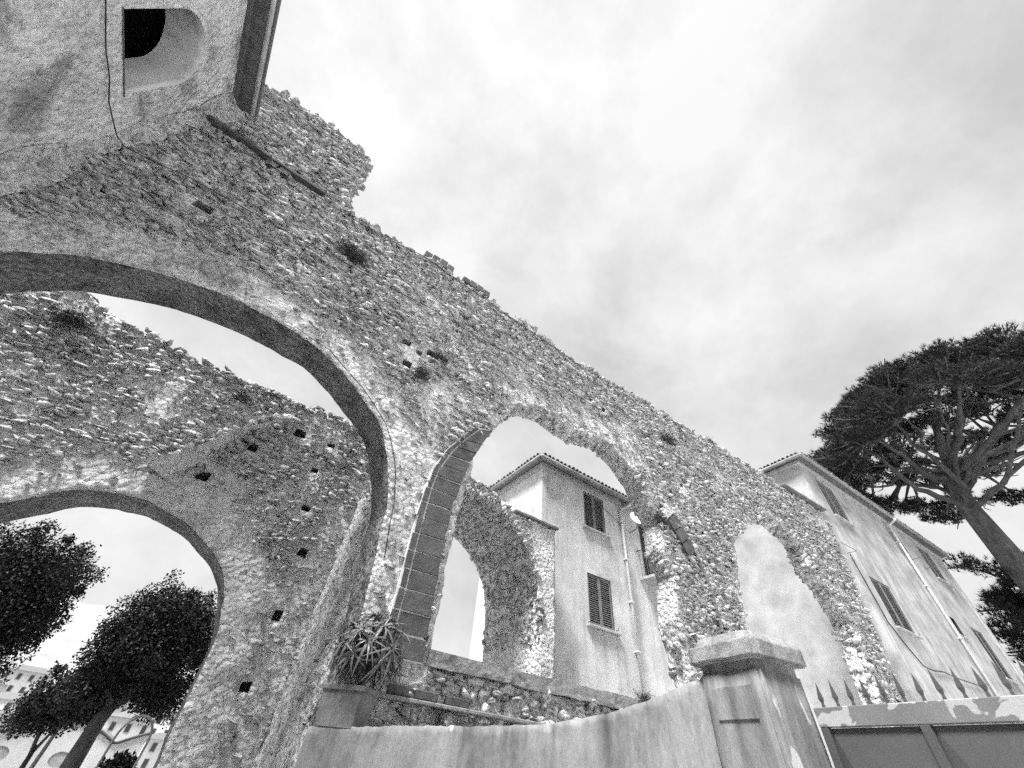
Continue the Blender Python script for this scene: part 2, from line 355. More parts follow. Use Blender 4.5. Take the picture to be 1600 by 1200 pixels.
def wall_mesh(name, PF, outline, opens, thick, grid, m_front, m_reveal, parent, amp=0.04, seed=0, nd=5, rj=0.03, smooth=True, amp2=0.0, fr2=8.0, recess=None):
    """PF(s,d,z)->xyz arrays; thick(s) array fn; opens: dict(front, depth|None, jag)"""
    outer = np.array(outline)
    holes = [o['pts'] for o in opens]
    disp = lambda s, z: -amp * 2 * (fbm(np.asarray(s) * 1.7, np.asarray(z) * 1.7, seed, 5) - 0.5) - amp2 * 2 * (fbm(np.asarray(s) * fr2, np.asarray(z) * fr2 * 1.4, seed + 71, 3) - 0.5) + (recess(np.asarray(s), np.asarray(z)) if recess else 0)
    rv, tri, rings = tri_region(outer, holes, grid, seed)
    V = [PF(rv[:, 0], disp(rv[:, 0], rv[:, 1]), rv[:, 1])]; faces = [tuple(t) for t in tri]; mi = [0] * len(tri); nv = len(rv)
    def loft(ring, pts, depth_fn, steps, outward, m, cap):
        nonlocal nv
        prev = ring; n = len(pts)
        for k in range(1, steps + 1):
            t = k / steps; w = math.sin(math.pi * min(t, 1) * 0.5)
            j1 = rj * 2 * w * (fbm(pts[:, 0] * 3 + k * 0.5, pts[:, 1] * 3 + 5, seed + 31, 3) - 0.5); j2 = rj * 2 * w * (fbm(pts[:, 0] * 3 + 7, pts[:, 1] * 3 + k * 0.5, seed + 37, 3) - 0.5)
            s = pts[:, 0] + j1; z = pts[:, 1] + j2
            V.append(PF(s, depth_fn(pts[:, 0]) * t, z)); cur = list(range(nv, nv + n)); nv += n
            for i in range(n):
                a, b = prev[i], prev[(i + 1) % n]
                if a is None or b is None or a == b: continue
                faces.append((a, b, cur[(i + 1) % n], cur[i])); mi.append(m)
            prev = cur
        if cap:
            faces.append(tuple(prev)); mi.append(m)
        return prev
    for o, ring in zip(opens, rings[1:]):
        blind = o.get('depth')
        loft(ring, o['pts'], (lambda s, q=blind: np.full(np.shape(s), q)) if blind else thick, max(2, nd if not blind else 2), False, o.get('m', 1), bool(blind))
    loft(rings[0], outer, thick, nd, True, 0, False)
    # back face
    bh = [o['pts'] for o in opens if not o.get('depth')]
    rv2, tri2, _ = tri_region(outer[::2] if len(outer) > 60 else outer, [h[::2] if len(h) > 40 else h for h in bh], max(grid * 3, 0.3), seed + 1)
    V.append(PF(rv2[:, 0], thick(rv2[:, 0]), rv2[:, 1])); faces += [tuple(int(q) + nv for q in t[::-1]) for t in tri2]; mi += [0] * len(tri2)
    o = obj(name, np.concatenate(V), [tuple(int(q) for q in f) for f in faces], m_front, parent)
    o.data.materials.append(m_reveal)
    o.data.polygons.foreach_set('material_index', np.array(mi, np.int32))
    bm = bmesh.new(); bm.from_mesh(o.data); bmesh.ops.recalc_face_normals(bm, faces=bm.faces[:]); bm.to_mesh(o.data); bm.free()
    if smooth: o.data.polygons.foreach_set('use_smooth', np.ones(len(o.data.polygons), bool))
    return o
def rubble_face(parent, PF, region, holes, mask, hrange=(0.06, 0.13), wrange=(0.10, 0.34), prot=(0.0, 0.06), seed=0, edge=0.0, nsingle=300, tilt=0.0, keep=None, gap=1.12, mn='stone'):
    rg = np.random.default_rng(seed); reg = np.array(region); (x0, z0), (x1, z1) = reg.min(0), reg.max(0)
    S, Z, W, Hh = [], [], [], []
    z = z0
    while z < z1:
        h = rg.uniform(*hrange); n = int((x1 - x0) / ((wrange[0] + wrange[1]) / 2)) + 6
        w = rg.uniform(*wrange, n) * (0.75 + 0.5 * rg.random()); s = x0 - rg.uniform(0, .3) + np.cumsum(w) - w / 2
        S.append(s); Z.append(np.full(n, z + h / 2)); W.append(w); Hh.append(np.full(n, h) * rg.uniform(0.6, 1.6, n)); z += h
    s, z, w, h = map(np.concatenate, (S, Z, W, Hh))
    z = z + 0.22 * (fbm(s * 0.45, z * 0.45, seed + 3, 3) - 0.5) + rg.uniform(-.015, .015, len(z)) + tilt * s
    ok = inside(reg, s, z) & (s < x1)
    for hl in holes: ok &= ~inside(hl, s, z) & (dist_poly(hl, s, z) > w * .48)
    if keep is not None: ok &= keep(s, z)
    s, z, w, h = s[ok], z[ok], w[ok], h[ok]
    pm = mask(s, z) + rg.uniform(-.3, .3, len(s))           # 1 = plastered over
    ok = pm < 0.8; s, z, w, h, pm = s[ok], z[ok], w[ok], h[ok], pm[ok]
    n = len(s); pr = rg.uniform(*prot, n) * np.clip(1.15 - pm, 0.15, 1) + rg.random(n) ** 6 * 0.05
    d = rg.uniform(0.14, 0.24, n)
    shr = np.clip(1.2 - pm * 0.9, 0.5, 1)
    pos = PF(s, d * 0.5 - pr, z)
    e = 0.01; a = PF(s + e, d * 0, z); b = PF(s - e, d * 0, z); ex = (a - b) / (2 * e); ex /= np.linalg.norm(ex, axis=1)[:, None]
    ez = np.tile([0, 0, 1.0], (n, 1)); en = np.cross(ez, ex) * -1
    ex, en, ez = rot_axes(ex, en, ez, rg.normal(0, .2, n), rg.normal(-.15, .25, n), rg.normal(0, .16, n))
    put_stones(parent, pos, ex, en, ez, np.stack([w * gap * shr, d, h * gap * shr * 1.15], -1), nsingle, mn)
def rubble_reveal(parent, PF, line, thick, mask_p=0.1, step=0.11, seed=0, size=(0.08, 0.22), prot=0.05, nsingle=0, d0=0.0):
    """stones along the inside faces of an opening; line = open polyline of the intrados (s,z), opening on its right side"""
    rg = np.random.default_rng(seed); ln = densify(line, step, 0, 0, closed=False)
    tg = np.gradient(ln, axis=0); tg /= np.linalg.norm(tg, axis=1)[:, None]; nrm = np.stack([tg[:, 1], -tg[:, 0]], -1)
    S = []; D = []; Tn = []; Nn = []
    for i in range(len(ln)):
        d = d0 + rg.uniform(0, .1)
        while d < thick:
            if rg.random() > mask_p:
                S.append(ln[i] + tg[i] * rg.uniform(-.05, .05)); D.append(d); Tn.append(tg[i]); Nn.append(nrm[i])
            d += rg.uniform(0.09, 0.2)
    S = np.array(S); D = np.array(D); Tn = np.array(Tn); Nn = np.array(Nn); n = len(S)
    pr = rg.uniform(-.03, prot, n); q = S - Nn * (0.07 - pr)[:, None]
    pos = PF(q[:, 0], D, q[:, 1])
    A = PF(q[:, 0] + .01, D, q[:, 1]) - pos; A /= np.linalg.norm(A, axis=1)[:, None]; Zv = np.tile([0, 0, 1.0], (n, 1))
    en = A * Nn[:, :1] + Zv * Nn[:, 1:]; ez = A * Tn[:, :1] + Zv * Tn[:, 1:]; ex = np.cross(en, ez)
    ex, en, ez = rot_axes(ex, en, ez, rg.normal(0, .25, n), rg.normal(0, .3, n), rg.normal(0, .3, n))
    put_stones(parent, pos, ex, en, ez, np.stack([rg.uniform(size[0] * 1.2, size[1] * 1.2, n), rg.uniform(.14, .22, n), rg.uniform(size[0], size[1] * .75, n)], -1), nsingle, stuffname='reveal_stones')
def crest(parent, PF, line, thick, n_per_m=26, seed=0, up=0.06, size=(0.1, 0.3)):
    rg = np.random.default_rng(seed); ln = densify(line, 1.0 / n_per_m, 0, 0, closed=False); n = len(ln)
    d = rg.random(n) ** 1.5 * thick; s = ln[:, 0] + rg.normal(0, .05, n); z = ln[:, 1] + rg.uniform(-.08, up, n) + rg.random(n) ** 8 * 0.12
    pos = PF(s, d, z); ex = PF(s + .01, d, z) - pos; ex /= np.linalg.norm(ex, axis=1)[:, None]; ez = np.tile([0, 0, 1.0], (n, 1)); en = -np.cross(ez, ex)
    ex, en, ez = rot_axes(ex, en, ez, rg.normal(0, .3, n), rg.normal(0, .3, n), rg.normal(0, .6, n))
    put_stones(parent, pos, ex, en, ez, np.stack([rg.uniform(*size, n), rg.uniform(.12, .25, n), rg.uniform(.06, .14, n)], -1), 0, stuffname='crest_stones')
def hole_poly(s, z, w, h): return densify([(s - w / 2, z - h / 2), (s + w / 2, z - h / 2), (s + w / 2 * .9, z + h / 2), (s - w / 2, z + h / 2 * .9)], .06, .05, int(abs(s) * 97 + z * 31))

# ================================================================== arcade wall (three arches)
def PF1(s, d, z):
    s = np.asarray(s, float); y = 5.5 - np.maximum(s - 5.5, 0) * 0.03768
    return np.stack(np.broadcast_arrays(s, y + d, np.asarray(z, float)), -1).astype(float)
thick1 = lambda s: 0.7 - 0.2 * sstep(1.8, 2.6, s)
out1 = [(-5.3, -.5), (17.8, -.5), (17.85, 4.2), (18.05, 5.3), (18.35, 6.7), (18.8, 8.8), (19.25, 10.5), (16.3, 10.5), (14.98, 10.62), (11.2, 10.63), (8.3, 10.62), (5.5, 10.6), (3.8, 10.68), (2.5, 10.6), (2.35, 10.85), (1.3, 10.85), (1.0, 10.85), (0.2, 10.8), (-0.3, 10.66), (-1.0, 10.62), (-1.95, 10.56), (-1.98, 11.4), (-2.05, 12.2), (-2.15, 13.1), (-2.32, 13.72), (-2.75, 13.9), (-3.8, 13.85), (-5.3, 13.6)]
A1 = [(1.6, -.3), (1.61, 1.6), (1.56, 2.85), (1.54, 3.5), (1.47, 3.94), (1.43, 4.27), (1.31, 4.72), (1.18, 5.04), (.88, 5.51), (.3, 5.97), (-.46, 6.38), (-1.07, 6.5), (-1.79, 6.52), (-2.44, 6.43), (-2.9, 6.29), (-3.45, 6.0), (-3.75, 5.75), (-3.98, 5.45), (-4.25, 4.95), (-4.4, 4.3), (-4.42, 3.4), (-4.42, -.3)]
A2 = [(8.15, -.3), (8.15, 3.3), (8.0, 4.1), (8.2, 5.1), (7.95, 5.6), (8.05, 6.3), (7.7, 6.75), (7.55, 7.2), (7.05, 7.7), (6.5, 8.0), (6.1, 7.95), (5.41, 7.8), (4.9, 7.84), (4.5, 7.92), (3.97, 7.82), (3.6, 7.55), (3.23, 6.98), (2.96, 6.53), (2.79, 6.15), (2.7, 5.8), (2.72, 5.32), (2.65, 4.79), (2.62, 4.38), (2.61, 3.77), (2.61, 3.09), (2.6, 2.64), (2.6, -.3)]
A3 = [(16.2, -.3), (16.2, 3.9), (16.5, 5.3), (16.5, 5.9), (16.1, 6.8), (15.5, 7.3), (15.6, 8.05), (14.9, 8.5), (13.9, 8.55), (13.2, 8.2), (12.26, 7.66), (11.6, 7.1), (11.24, 6.66), (10.92, 5.8), (10.56, 4.68), (10.3, 3.5), (10.3, -.3)]
O1 = densify(out1, 0.1, 0.05, 3); a1 = densify([A1[0]] + smooth_line(A1[1:-1]) + [A1[-1]], 0.07, 0.035, 4); a2 = densify(A2, 0.09, 0.06, 5); a3 = densify(A3, 0.1, 0.09, 6)
PUT1 = [(-3.34, 8.15, .3, .22), (.75, 7.61, .17, .15), (1.05, 7.55, .13, .12), (.93, 7.1, .2, .15), (1.35, 7.72, .3, .2), (12.3, 9.1, .15, .12), (6.5, 9.2, .16, .13), (9.4, 7.9, .14, .12)]
opens1 = [dict(pts=a1), dict(pts=a2, m=0), dict(pts=a3, m=0)] + [dict(pts=hole_poly(*p), depth=.3) for p in PUT1]
def mask1(s, z):
    da = dist_poly(A1, s, z)
    m = 0.95 * (1 - sstep(0.42, 0.95, da + 0.5 * (fbm(s * 1.3, z * 1.3, 21) - .5)))
    m = np.maximum(m, 0.8 * sstep(1.0, 1.5, s) * (1 - sstep(1.9, 2.2, s)) * (1 - sstep(6.8, 8.2, z)))
    m = np.maximum(m, 0.85 * np.exp(-(((s - 1.15) / .55) ** 2 + ((z - 8.9) / .9) ** 2)))
    m = np.maximum(m, 0.85 * np.exp(-(((s - 18.6) / .8) ** 2 + ((z - 10) / .4) ** 2)))
    m = np.maximum(m, sstep(0.5, 0.66, fbm(s * 0.55 + 9, z * 0.55, 44, 4)) * 0.7 * (1 - sstep(9.2, 10.0, z)) * sstep(-1.0, 1.0, s))
    return m
arcade = empty('arcade_wall', (6, 5.8, 0), 'tall ruined rubble stone wall with three open arches striding across the picture', 'wall')
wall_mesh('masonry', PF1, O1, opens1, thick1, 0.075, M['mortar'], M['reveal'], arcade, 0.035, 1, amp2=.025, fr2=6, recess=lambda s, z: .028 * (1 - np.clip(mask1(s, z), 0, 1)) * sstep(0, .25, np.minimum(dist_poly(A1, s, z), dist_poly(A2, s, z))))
RING_IN = [(2.5, 2.5), (2.49, 2.87), (2.46, 3.55), (2.45, 4.11), (2.47, 4.66), (2.56, 5.2), (2.68, 5.7), (2.84, 6.16), (3.02, 6.52)]
RING_OUT = [(2.05, 2.5), (2.06, 3.28), (2.05, 3.88), (2.05, 4.31), (2.06, 4.8), (2.1, 5.15), (2.28, 5.65), (2.5, 6.05), (2.74, 6.4)]
RING_POLY = RING_OUT + RING_IN[::-1]
RIB = [(2.75, 6.3)]
band_poly = [(1.9, 2.4)] + [(a - .14, b) for a, b in RING_OUT] + RING_IN[::-1] + [(2.5, 2.4)]
keep1 = lambda s, z: ~inside(band_poly, s, z) & ~((np.abs(z - 10.55) < .09) & (s < -2.2)) & (z > 1.3)
holes1 = [a1, a2, a3] + [hole_poly(p[0], p[1], p[2] + .1, p[3] + .08) for p in PUT1]
rubble_face(arcade, PF1, O1, holes1, mask1, (0.028, 0.066), (0.07, 0.32), (-0.03, 0.075), 31, 0.0, 300, keep=keep1)
rubble_reveal(arcade, PF1, A2[1:20][::-1], 0.5, 0.08, 0.1, 51, (0.08, 0.2), 0.05)
rubble_reveal(arcade, PF1, A3[1:12][::-1], 0.5, 0.08, 0.12, 52, (0.1, 0.26), 0.06)
crest(arcade, PF1, out1[7:], 0.5, 20, 61)
crest(arcade, PF1, [(18.0, 5.0), (18.35, 6.7), (18.8, 8.8), (19.2, 10.4)], 0.3, 16, 62, 0.04)
# squat brick remnants on the crest
for k, (s, w, h, z0) in enumerate([(.25, .2, .26, 10.84), (.47, .2, .3, 10.86), (.69, .2, .34, 10.86), (.91, .19, .3, 10.86), (1.42, .2, .22, 10.86), (1.64, .2, .26, 10.86), (1.86, .2, .27, 10.86), (2.08, .2, .24, 10.86)]):
    MB().box(s, s + w, 5.46, 5.75, z0, z0 + h, 0.015).build('brick', M['dark_block'], arcade)
# dark voussoirs of the second arch
def ring_pt(line, t):
    ln = densify(line, 0.02, closed=False); c = np.concatenate([[0], np.cumsum(np.linalg.norm(np.diff(ln, axis=0), axis=1))]); c /= c[-1]
    return np.array([np.interp(t, c, ln[:, 0]), np.interp(t, c, ln[:, 1])])
fn1 = lambda s, d, z: tuple(PF1(s, d, z))
bed = MB(); nb = 16
ts = np.linspace(0, 1, 41); bo = [ring_pt([(a - .13, b) for a, b in RING_OUT], t) for t in ts]; bi = [ring_pt(RING_IN, t) for t in ts]
for i in range(40): bed.prism([bo[i], bi[i], bi[i + 1], bo[i + 1]], fn1, -0.028, 0.1)
bed.build('joint_mortar', M['white_joint'], arcade)
for i in range(nb):
    t0, t1 = (i + .05) / nb, (i + .95) / nb
    q = [ring_pt(RING_OUT, t0), ring_pt(RING_IN, t0), ring_pt(RING_IN, (t0 + t1) / 2), ring_pt(RING_IN, t1), ring_pt(RING_OUT, t1), ring_pt(RING_OUT, (t0 + t1) / 2)]
    j = random.uniform(-.01, .01); c = sum(q) / len(q)
    q2 = [p + (p - c) * (-.0 if k in (0, 4, 5) else random.uniform(-.06, .08)) for k, p in enumerate(q)]
    MB().prism(q2, fn1, -0.055 + j, 0.1).build('voussoir', M['dark_block'], arcade)
    if i >= 0:
        oo = [(a - .028, b) for a, b in RING_OUT]; o2 = [(a - random.uniform(.09, .13), b) for a, b in RING_OUT]
        q = [ring_pt(o2, t0), ring_pt(oo, t0), ring_pt(oo, (t0 + t1) / 2), ring_pt(oo, t1), ring_pt(o2, t1), ring_pt(o2, (t0 + t1) / 2)]
        MB().prism(q, fn1, -0.05 + j, 0.1).build('ring_block', M['dark_block'], arcade)
# the few voussoirs left on the far side of the second arch
RO = [(8.25, 7.0), (8.6, 6.76), (8.88, 6.4), (9.05, 6.07), (9.25, 5.6), (9.37, 5.2), (9.41, 4.6), (9.42, 4.0)]; RI = [(7.98, 6.72), (8.28, 6.45), (8.5, 6.15), (8.72, 5.85), (8.9, 5.5), (9.02, 5.1), (9.08, 4.6), (9.1, 4.0)]
for i in range(4):
    t0, t1 = 0.04 + i * 0.1, 0.04 + i * 0.1 + 0.09
    q = [ring_pt(RO, t0), ring_pt(RI, t0), ring_pt(RI, t1), ring_pt(RO, t1)]
    MB().prism(q, fn1, -0.07, 0.1).build('voussoir', M['dark_block'] if i else M['arch_plaster'], arcade)
edge = MB()
te = np.linspace(0.42, 1, 14)
for i in range(13):
    e0, e1 = ring_pt(RO, te[i]), ring_pt(RO, te[i + 1]); edge.prism([e0 + (-.07, 0), e0 + (.0, 0), e1 + (.0, 0), e1 + (-.07, 0)], fn1, -0.075, 0.1)
edge.build('arch_edge', M['reveal'], arcade)
MB().box(-4.7, -3.45, 5.36, 5.55, 10.5, 10.6, .01).build('iron_beam', M['rust'], arcade)
MB().box(-3.4, -2.25, 5.38, 5.55, 10.52, 10.61, .01).build('iron_beam', M['rust'], arcade)
for s in (-3.46, -3.2): MB().box(s, s + .22, 5.4, 5.6, 10.3, 10.49, .012).build('brick', M['dark_block'], arcade)
# dark tiled coping at the far end of the crest
for i in range(12):
    s = 16.2 + i * .26
    y = 5.5 - (s - 5.5) * .03768
    MB().box(s, s + .25, y - .16, y + .55, 10.6 + random.uniform(0, .015), 10.68 + random.uniform(0, .02), .012).build('coping_tile', M['tile'], arcade)

# ================================================================== parapet under the second arch
def PFp(s, d, z): return PF1(s, np.asarray(d) + 0.06, z)
par = empty('parapet_wall', (5, 5.6, 0), 'low rubble wall with dark weathered coping filling the foot of the middle arch', 'wall')
pp = densify([(2.0, -.4), (8.3, -.4), (8.3, 2.52), (2.45, 2.5), (2.0, 2.5)], 0.1, 0.02, 8)
wall_mesh('masonry', PFp, pp, [], lambda s: np.full(np.shape(s), .38), 0.11, M['arch_plaster'], M['mortar'], par, 0.05, 8)
rubble_face(par, PFp, pp, [], lambda s, z: sstep(.5, .65, fbm(s * 1.5, z * 1.5, 71)) * .3, (0.05, 0.13), (0.09, 0.26), (0.0, 0.08), 33, 0, 200, keep=lambda s, z: z > 1.2)
cp = densify([(2.55, 2.5), (8.25, 2.5), (8.25, 2.68), (2.58, 2.67)], 0.05, 0.03, 9)
wall_mesh('coping', lambda s, d, z: PF1(s, np.asarray(d) - 0.03, z), cp, [], lambda s: np.full(np.shape(s), .5), 0.045, M['lichen'], M['lichen'], par, 0.02, 9, nd=4, smooth=False, amp2=.012, fr2=12)
for s in (2.15, 2.5, 2.95): MB().box(s, s + .32, 5.47, 5.6, 2.165 - (s - 2.2) * .01, 2.26 - (s - 2.2) * .01, .012).build('ledge_block', M['dark_block'], par)
lg = MB(); lg.box(2.0, 4.5, 5.4, 5.6, 2.11, 2.155, .01).build('ledge', M['lichen'], par)

# ================================================================== inner wall (second, lower wall) with its arch, and the vaulted end
def PF2(s, d, z): return np.stack(np.broadcast_arrays(np.asarray(s, float), 8.5 + np.asarray(d, float), np.asarray(z, float)), -1).astype(float)
thick2 = lambda s: 0.77 + 1.75 * sstep(1.25, 1.45, s)
B1 = [(.46, -.3), (.43, 1.31), (.40, 1.96), (.34, 2.72), (.24, 3.06), (-.01, 3.58), (-.53, 3.97), (-1.19, 4.24), (-1.9, 4.33), (-2.45, 4.2), (-2.8, 3.95), (-3.2, 3.6), (-3.6, 3.1), (-3.85, 2.5), (-3.95, 1.8), (-3.95, -.3)]
B2 = [(6.82, -.3), (6.82, 4.0), (6.76, 4.8), (6.57, 5.6), (6.2, 6.1), (5.75, 6.5), (5.2, 6.8), (4.5, 6.95), (3.8, 6.9), (3.0, 6.5), (2.4, 5.9), (2.0, 5.1), (1.85, 4.3), (1.85, -.3)]
out2 = [(-8, -.5), (7.29, -.5), (7.29, 6.85), (5.8, 6.86), (5.3, 7.1), (4.4, 7.3), (2.5, 7.3), (.6, 7.3), (-.4, 7.25), (-1.4, 7.19), (-2.7, 7.2), (-3.7, 7.33), (-4.45, 7.37), (-4.6, 7.5), (-5.2, 7.75), (-6, 7.8), (-8, 7.8)]
O2 = densify(out2, 0.1, 0.04, 13); b1 = densify([B1[0]] + smooth_line(B1[1:-1]) + [B1[-1]], 0.07, 0.04, 14); b2 = densify([B2[0]] + smooth_line(B2[1:-1]) + [B2[-1]], 0.1, 0.05, 15)
PUT2 = [(-.13, 6.57, .26, .2), (-.79, 5.89, .16, .17), (-1.19, 5.03, .2, .16), (.47, 5.88, .14, .12), (.7, 5.07, .18, .12), (1.0, 4.27, .16, .17), (1.03, 3.23, .15, .17), (1.05, 2.25, .14, .14), (.55, 6.6, .15, .1)]
def mask2(s, z):
    da = dist_poly(B1, s, z)
    m = 1.0 * (1 - sstep(0.5, 0.75, da + 0.25 * (fbm(s * 2, z * 2, 22) - .5)))
    m = np.maximum(m, 0.75 * sstep(.85, 1.1, s + .3 * (fbm(s * 3, z * 1.5, 3) - .5)) * (1 - sstep(1.7, 2, s)) * (1 - sstep(5.2, 6.2, z)))
    m = np.maximum(m, 1.3 * sstep(6.2, 6.7, s))
    return np.maximum(m, sstep(.56, .68, fbm(s * .8, z * .8, 45, 4)) * .8)
inner = empty('inner_wall', (-.5, 8.9, 0), 'lower rubble wall with a round arch, seen through the nearest big arch', 'wall')
wall_mesh('masonry', PF2, O2, [dict(pts=b1), dict(pts=b2, m=0)] + [dict(pts=hole_poly(*p), depth=.35) for p in PUT2], thick2, 0.09, M['inner_mortar_lit'], M['reveal'], inner, 0.04, 12, amp2=.025, fr2=5, recess=lambda s, z: .028 * (1 - np.clip(mask2(s, z), 0, 1)))
holes2 = [b1, b2] + [hole_poly(p[0], p[1], p[2] + .08, p[3] + .06) for p in PUT2]
rubble_face(inner, PF2, O2, holes2, mask2, (0.028, 0.066), (0.06, 0.24), (-0.03, 0.065), 32, 0, 300, keep=lambda s, z: z > .6, mn='inner_stone_lit')
rubble_reveal(inner, PF2, B2[1:10][::-1], 2.5, 0.05, 0.1, 53, (0.08, 0.2), 0.05)
crest(inner, PF2, out2[4:], 0.5, 22, 63)
# coping slab of the plastered end
for i in range(6): MB().box(5.75 + i * .27, 6.01 + i * .27, 8.4, 11.0, 6.86, 6.93 + random.uniform(0, .015), .01).build('coping_tile', M['tile'], inner)
# springing of a lost vault: a sloping broken ledge
lv = MB(); LV = [(-1.95, 4.7), (-1.5, 5.3), (-1.25, 5.85), (-.75, 6.45), (-.3, 6.8)]
for i in range(4):
    (s0, z0), (s1, z1) = LV[i], LV[i + 1]; w0 = .5 - .1 * i; w1 = w0 - .1; d0 = -.5 + .1 * i; d1 = d0 + .1
    V = [PF2(s0, d0, z0), PF2(s0 + w0, .05, z0 + .02), PF2(s0, .05, z0 + .18), PF2(s1, d1, z1), PF2(s1 + w1, .05, z1 + .02), PF2(s1, .05, z1 + .18)]
    lv.add([tuple(v) for v in V], [(0, 1, 4, 3), (1, 2, 5, 4), (2, 0, 3, 5), (0, 2, 1), (3, 4, 5)])
lv.build('vault_springing', M['inner_mortar_lit'], inner)
rubble_face(inner, lambda s, d, z: PF2(s, np.asarray(d) - .12, z), densify([(-2.0, 4.72), (-1.5, 4.8), (-.9, 5.75), (-.3, 6.7), (-.35, 6.95), (-.85, 6.55), (-1.4, 5.9)], .1), [], lambda s, z: np.zeros(np.shape(s)), (.06, .1), (.1, .24), (0, .08), 36, 0, 0)

# cross wall between the two walls, its jamb is the right side of the big arch
def PFc(s, d, z): return np.stack(np.broadcast_arrays(1.6 + np.asarray(d, float), np.asarray(s, float), np.asarray(z, float)), -1).astype(float)
cross = empty('cross_wall', (1.8, 7.3, 0), 'rough plastered cross wall joining the two rubble walls behind the first pier', 'wall')
oc = densify([(6.15, -.4), (8.55, -.4), (8.55, 5.6), (7.6, 5.45), (6.8, 5.2), (6.15, 4.9)], .1, .03, 17)
wall_mesh('masonry', PFc, oc, [], lambda s: np.full(np.shape(s), .5), .12, M['arch_plaster'], M['mortar'], cross, .04, 17, amp2=.03, fr2=5)
rubble_face(cross, PFc, oc, [], lambda s, z: .55 + .5 * sstep(7.4, 8.0, s) + .3 * (fbm(s * 2, z * 2, 9) - .5), (.07, .13), (.1, .3), (0, .04), 37, 0, 60, keep=lambda s, z: z > 1)

# ================================================================== plastered building overhead, top left
bld = empty('plastered_building', (-6, 1, 0), 'grey plastered building with a deep arched window and dark eaves, at upper left', 'building')
def PFb(s, d, z): return np.stack(np.broadcast_arrays(-4.84 - np.asarray(d, float), np.asarray(s, float), np.asarray(z, float)), -1).astype(float)
wp = [(4.75, 8.62), (4.75, 9.85)] + [(4.15 + .6 * math.cos(a), 9.85 + .6 * math.sin(a)) for a in np.linspace(0.15, math.pi - .15, 16)] + [(3.55, 9.85), (3.55, 8.62)]
ob = densify([(-5, -.4), (5.6, -.4), (5.6, 11.69), (-5, 11.69)], .3)
wall_mesh('wall', PFb, ob, [dict(pts=np.array(wp), m=1)], lambda s: np.full(np.shape(s), .62), .06, M['facade'], M['house'], bld, .022, 41, nd=6, rj=0.0, amp2=.012, fr2=7)
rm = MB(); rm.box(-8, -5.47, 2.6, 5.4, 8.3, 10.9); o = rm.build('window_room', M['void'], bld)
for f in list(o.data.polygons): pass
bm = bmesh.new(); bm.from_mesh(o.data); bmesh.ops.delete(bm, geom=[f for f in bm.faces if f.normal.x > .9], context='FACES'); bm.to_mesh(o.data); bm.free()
MB().box(-5.3, -4.825, 3.52, 4.78, 8.6, 8.618, .004).build('window_sill', M['metal'], bld)
MB().box(-4.88, -4.5, -5, 5.5, 11.7, 11.77).build('eave', M['metal'], bld)
MB().box(-4.86, -4.74, -5, 5.5, 11.6, 11.699, .01).build('cornice', M['metal'], bld)
MB().tube([(-4.46, -5, 11.72), (-4.46, 5.46, 11.72)], .045, 12).build('gutter', M['pipe'], bld, True)
MB().box(-4.52, -4.38, -5, 5.48, 11.775, 11.83, .01).build('roof_edge', M['tile'], bld)
rf = MB(); rf.add([(-4.4, -5, 11.835), (-4.4, 5.5, 11.835), (-10, 5.5, 13.6), (-10, -5, 13.6), (-4.9, -5, 11.8), (-4.9, 5.5, 11.8), (-10, 5.5, 11.85), (-10, -5, 11.85)], [(0, 1, 2, 3), (0, 4, 5, 1), (1, 5, 6, 2), (0, 3, 7, 4)]); rf.build('roof', M['tile'], bld)
MB().box(-10, -5.47, 5.45, 5.6, -.4, 11.8).build('side_wall', M['facade'], bld); MB().box(-10, -4.9, -5.05, -4.9, -.4, 11.8).build('side_wall', M['facade'], bld)
# soft mortar fillet where the building meets the rubble
fl = MB()
for i in range(60):
    z0, z1 = 5.6 + i * .1, 5.6 + (i + 1) * .1
    def w_(z): return .22 + .12 * math.sin(z * 2.1) * math.sin(z * .9 + 1) + .06 * noise.noise(Vector((z * 2.3, 1, 1)))
    a0, a1_ = w_(z0), w_(z1)
    for (u0, v0), (u1, v1) in (((0, 1), (.3, .3)), ((.3, .3), (1, 0))):
        fl.add([(-4.84 + .02 + a0 * u0, 5.5 - .02 - a0 * v0, z0), (-4.84 + .02 + a0 * u1, 5.5 - .02 - a0 * v1, z0), (-4.84 + .02 + a1_ * u1, 5.5 - .02 - a1_ * v1, z1), (-4.84 + .02 + a1_ * u0, 5.5 - .02 - a1_ * v0, z1)], [(0, 1, 2, 3)])
fl.build('mortar_fillet', M['arch_plaster'], bld, True)

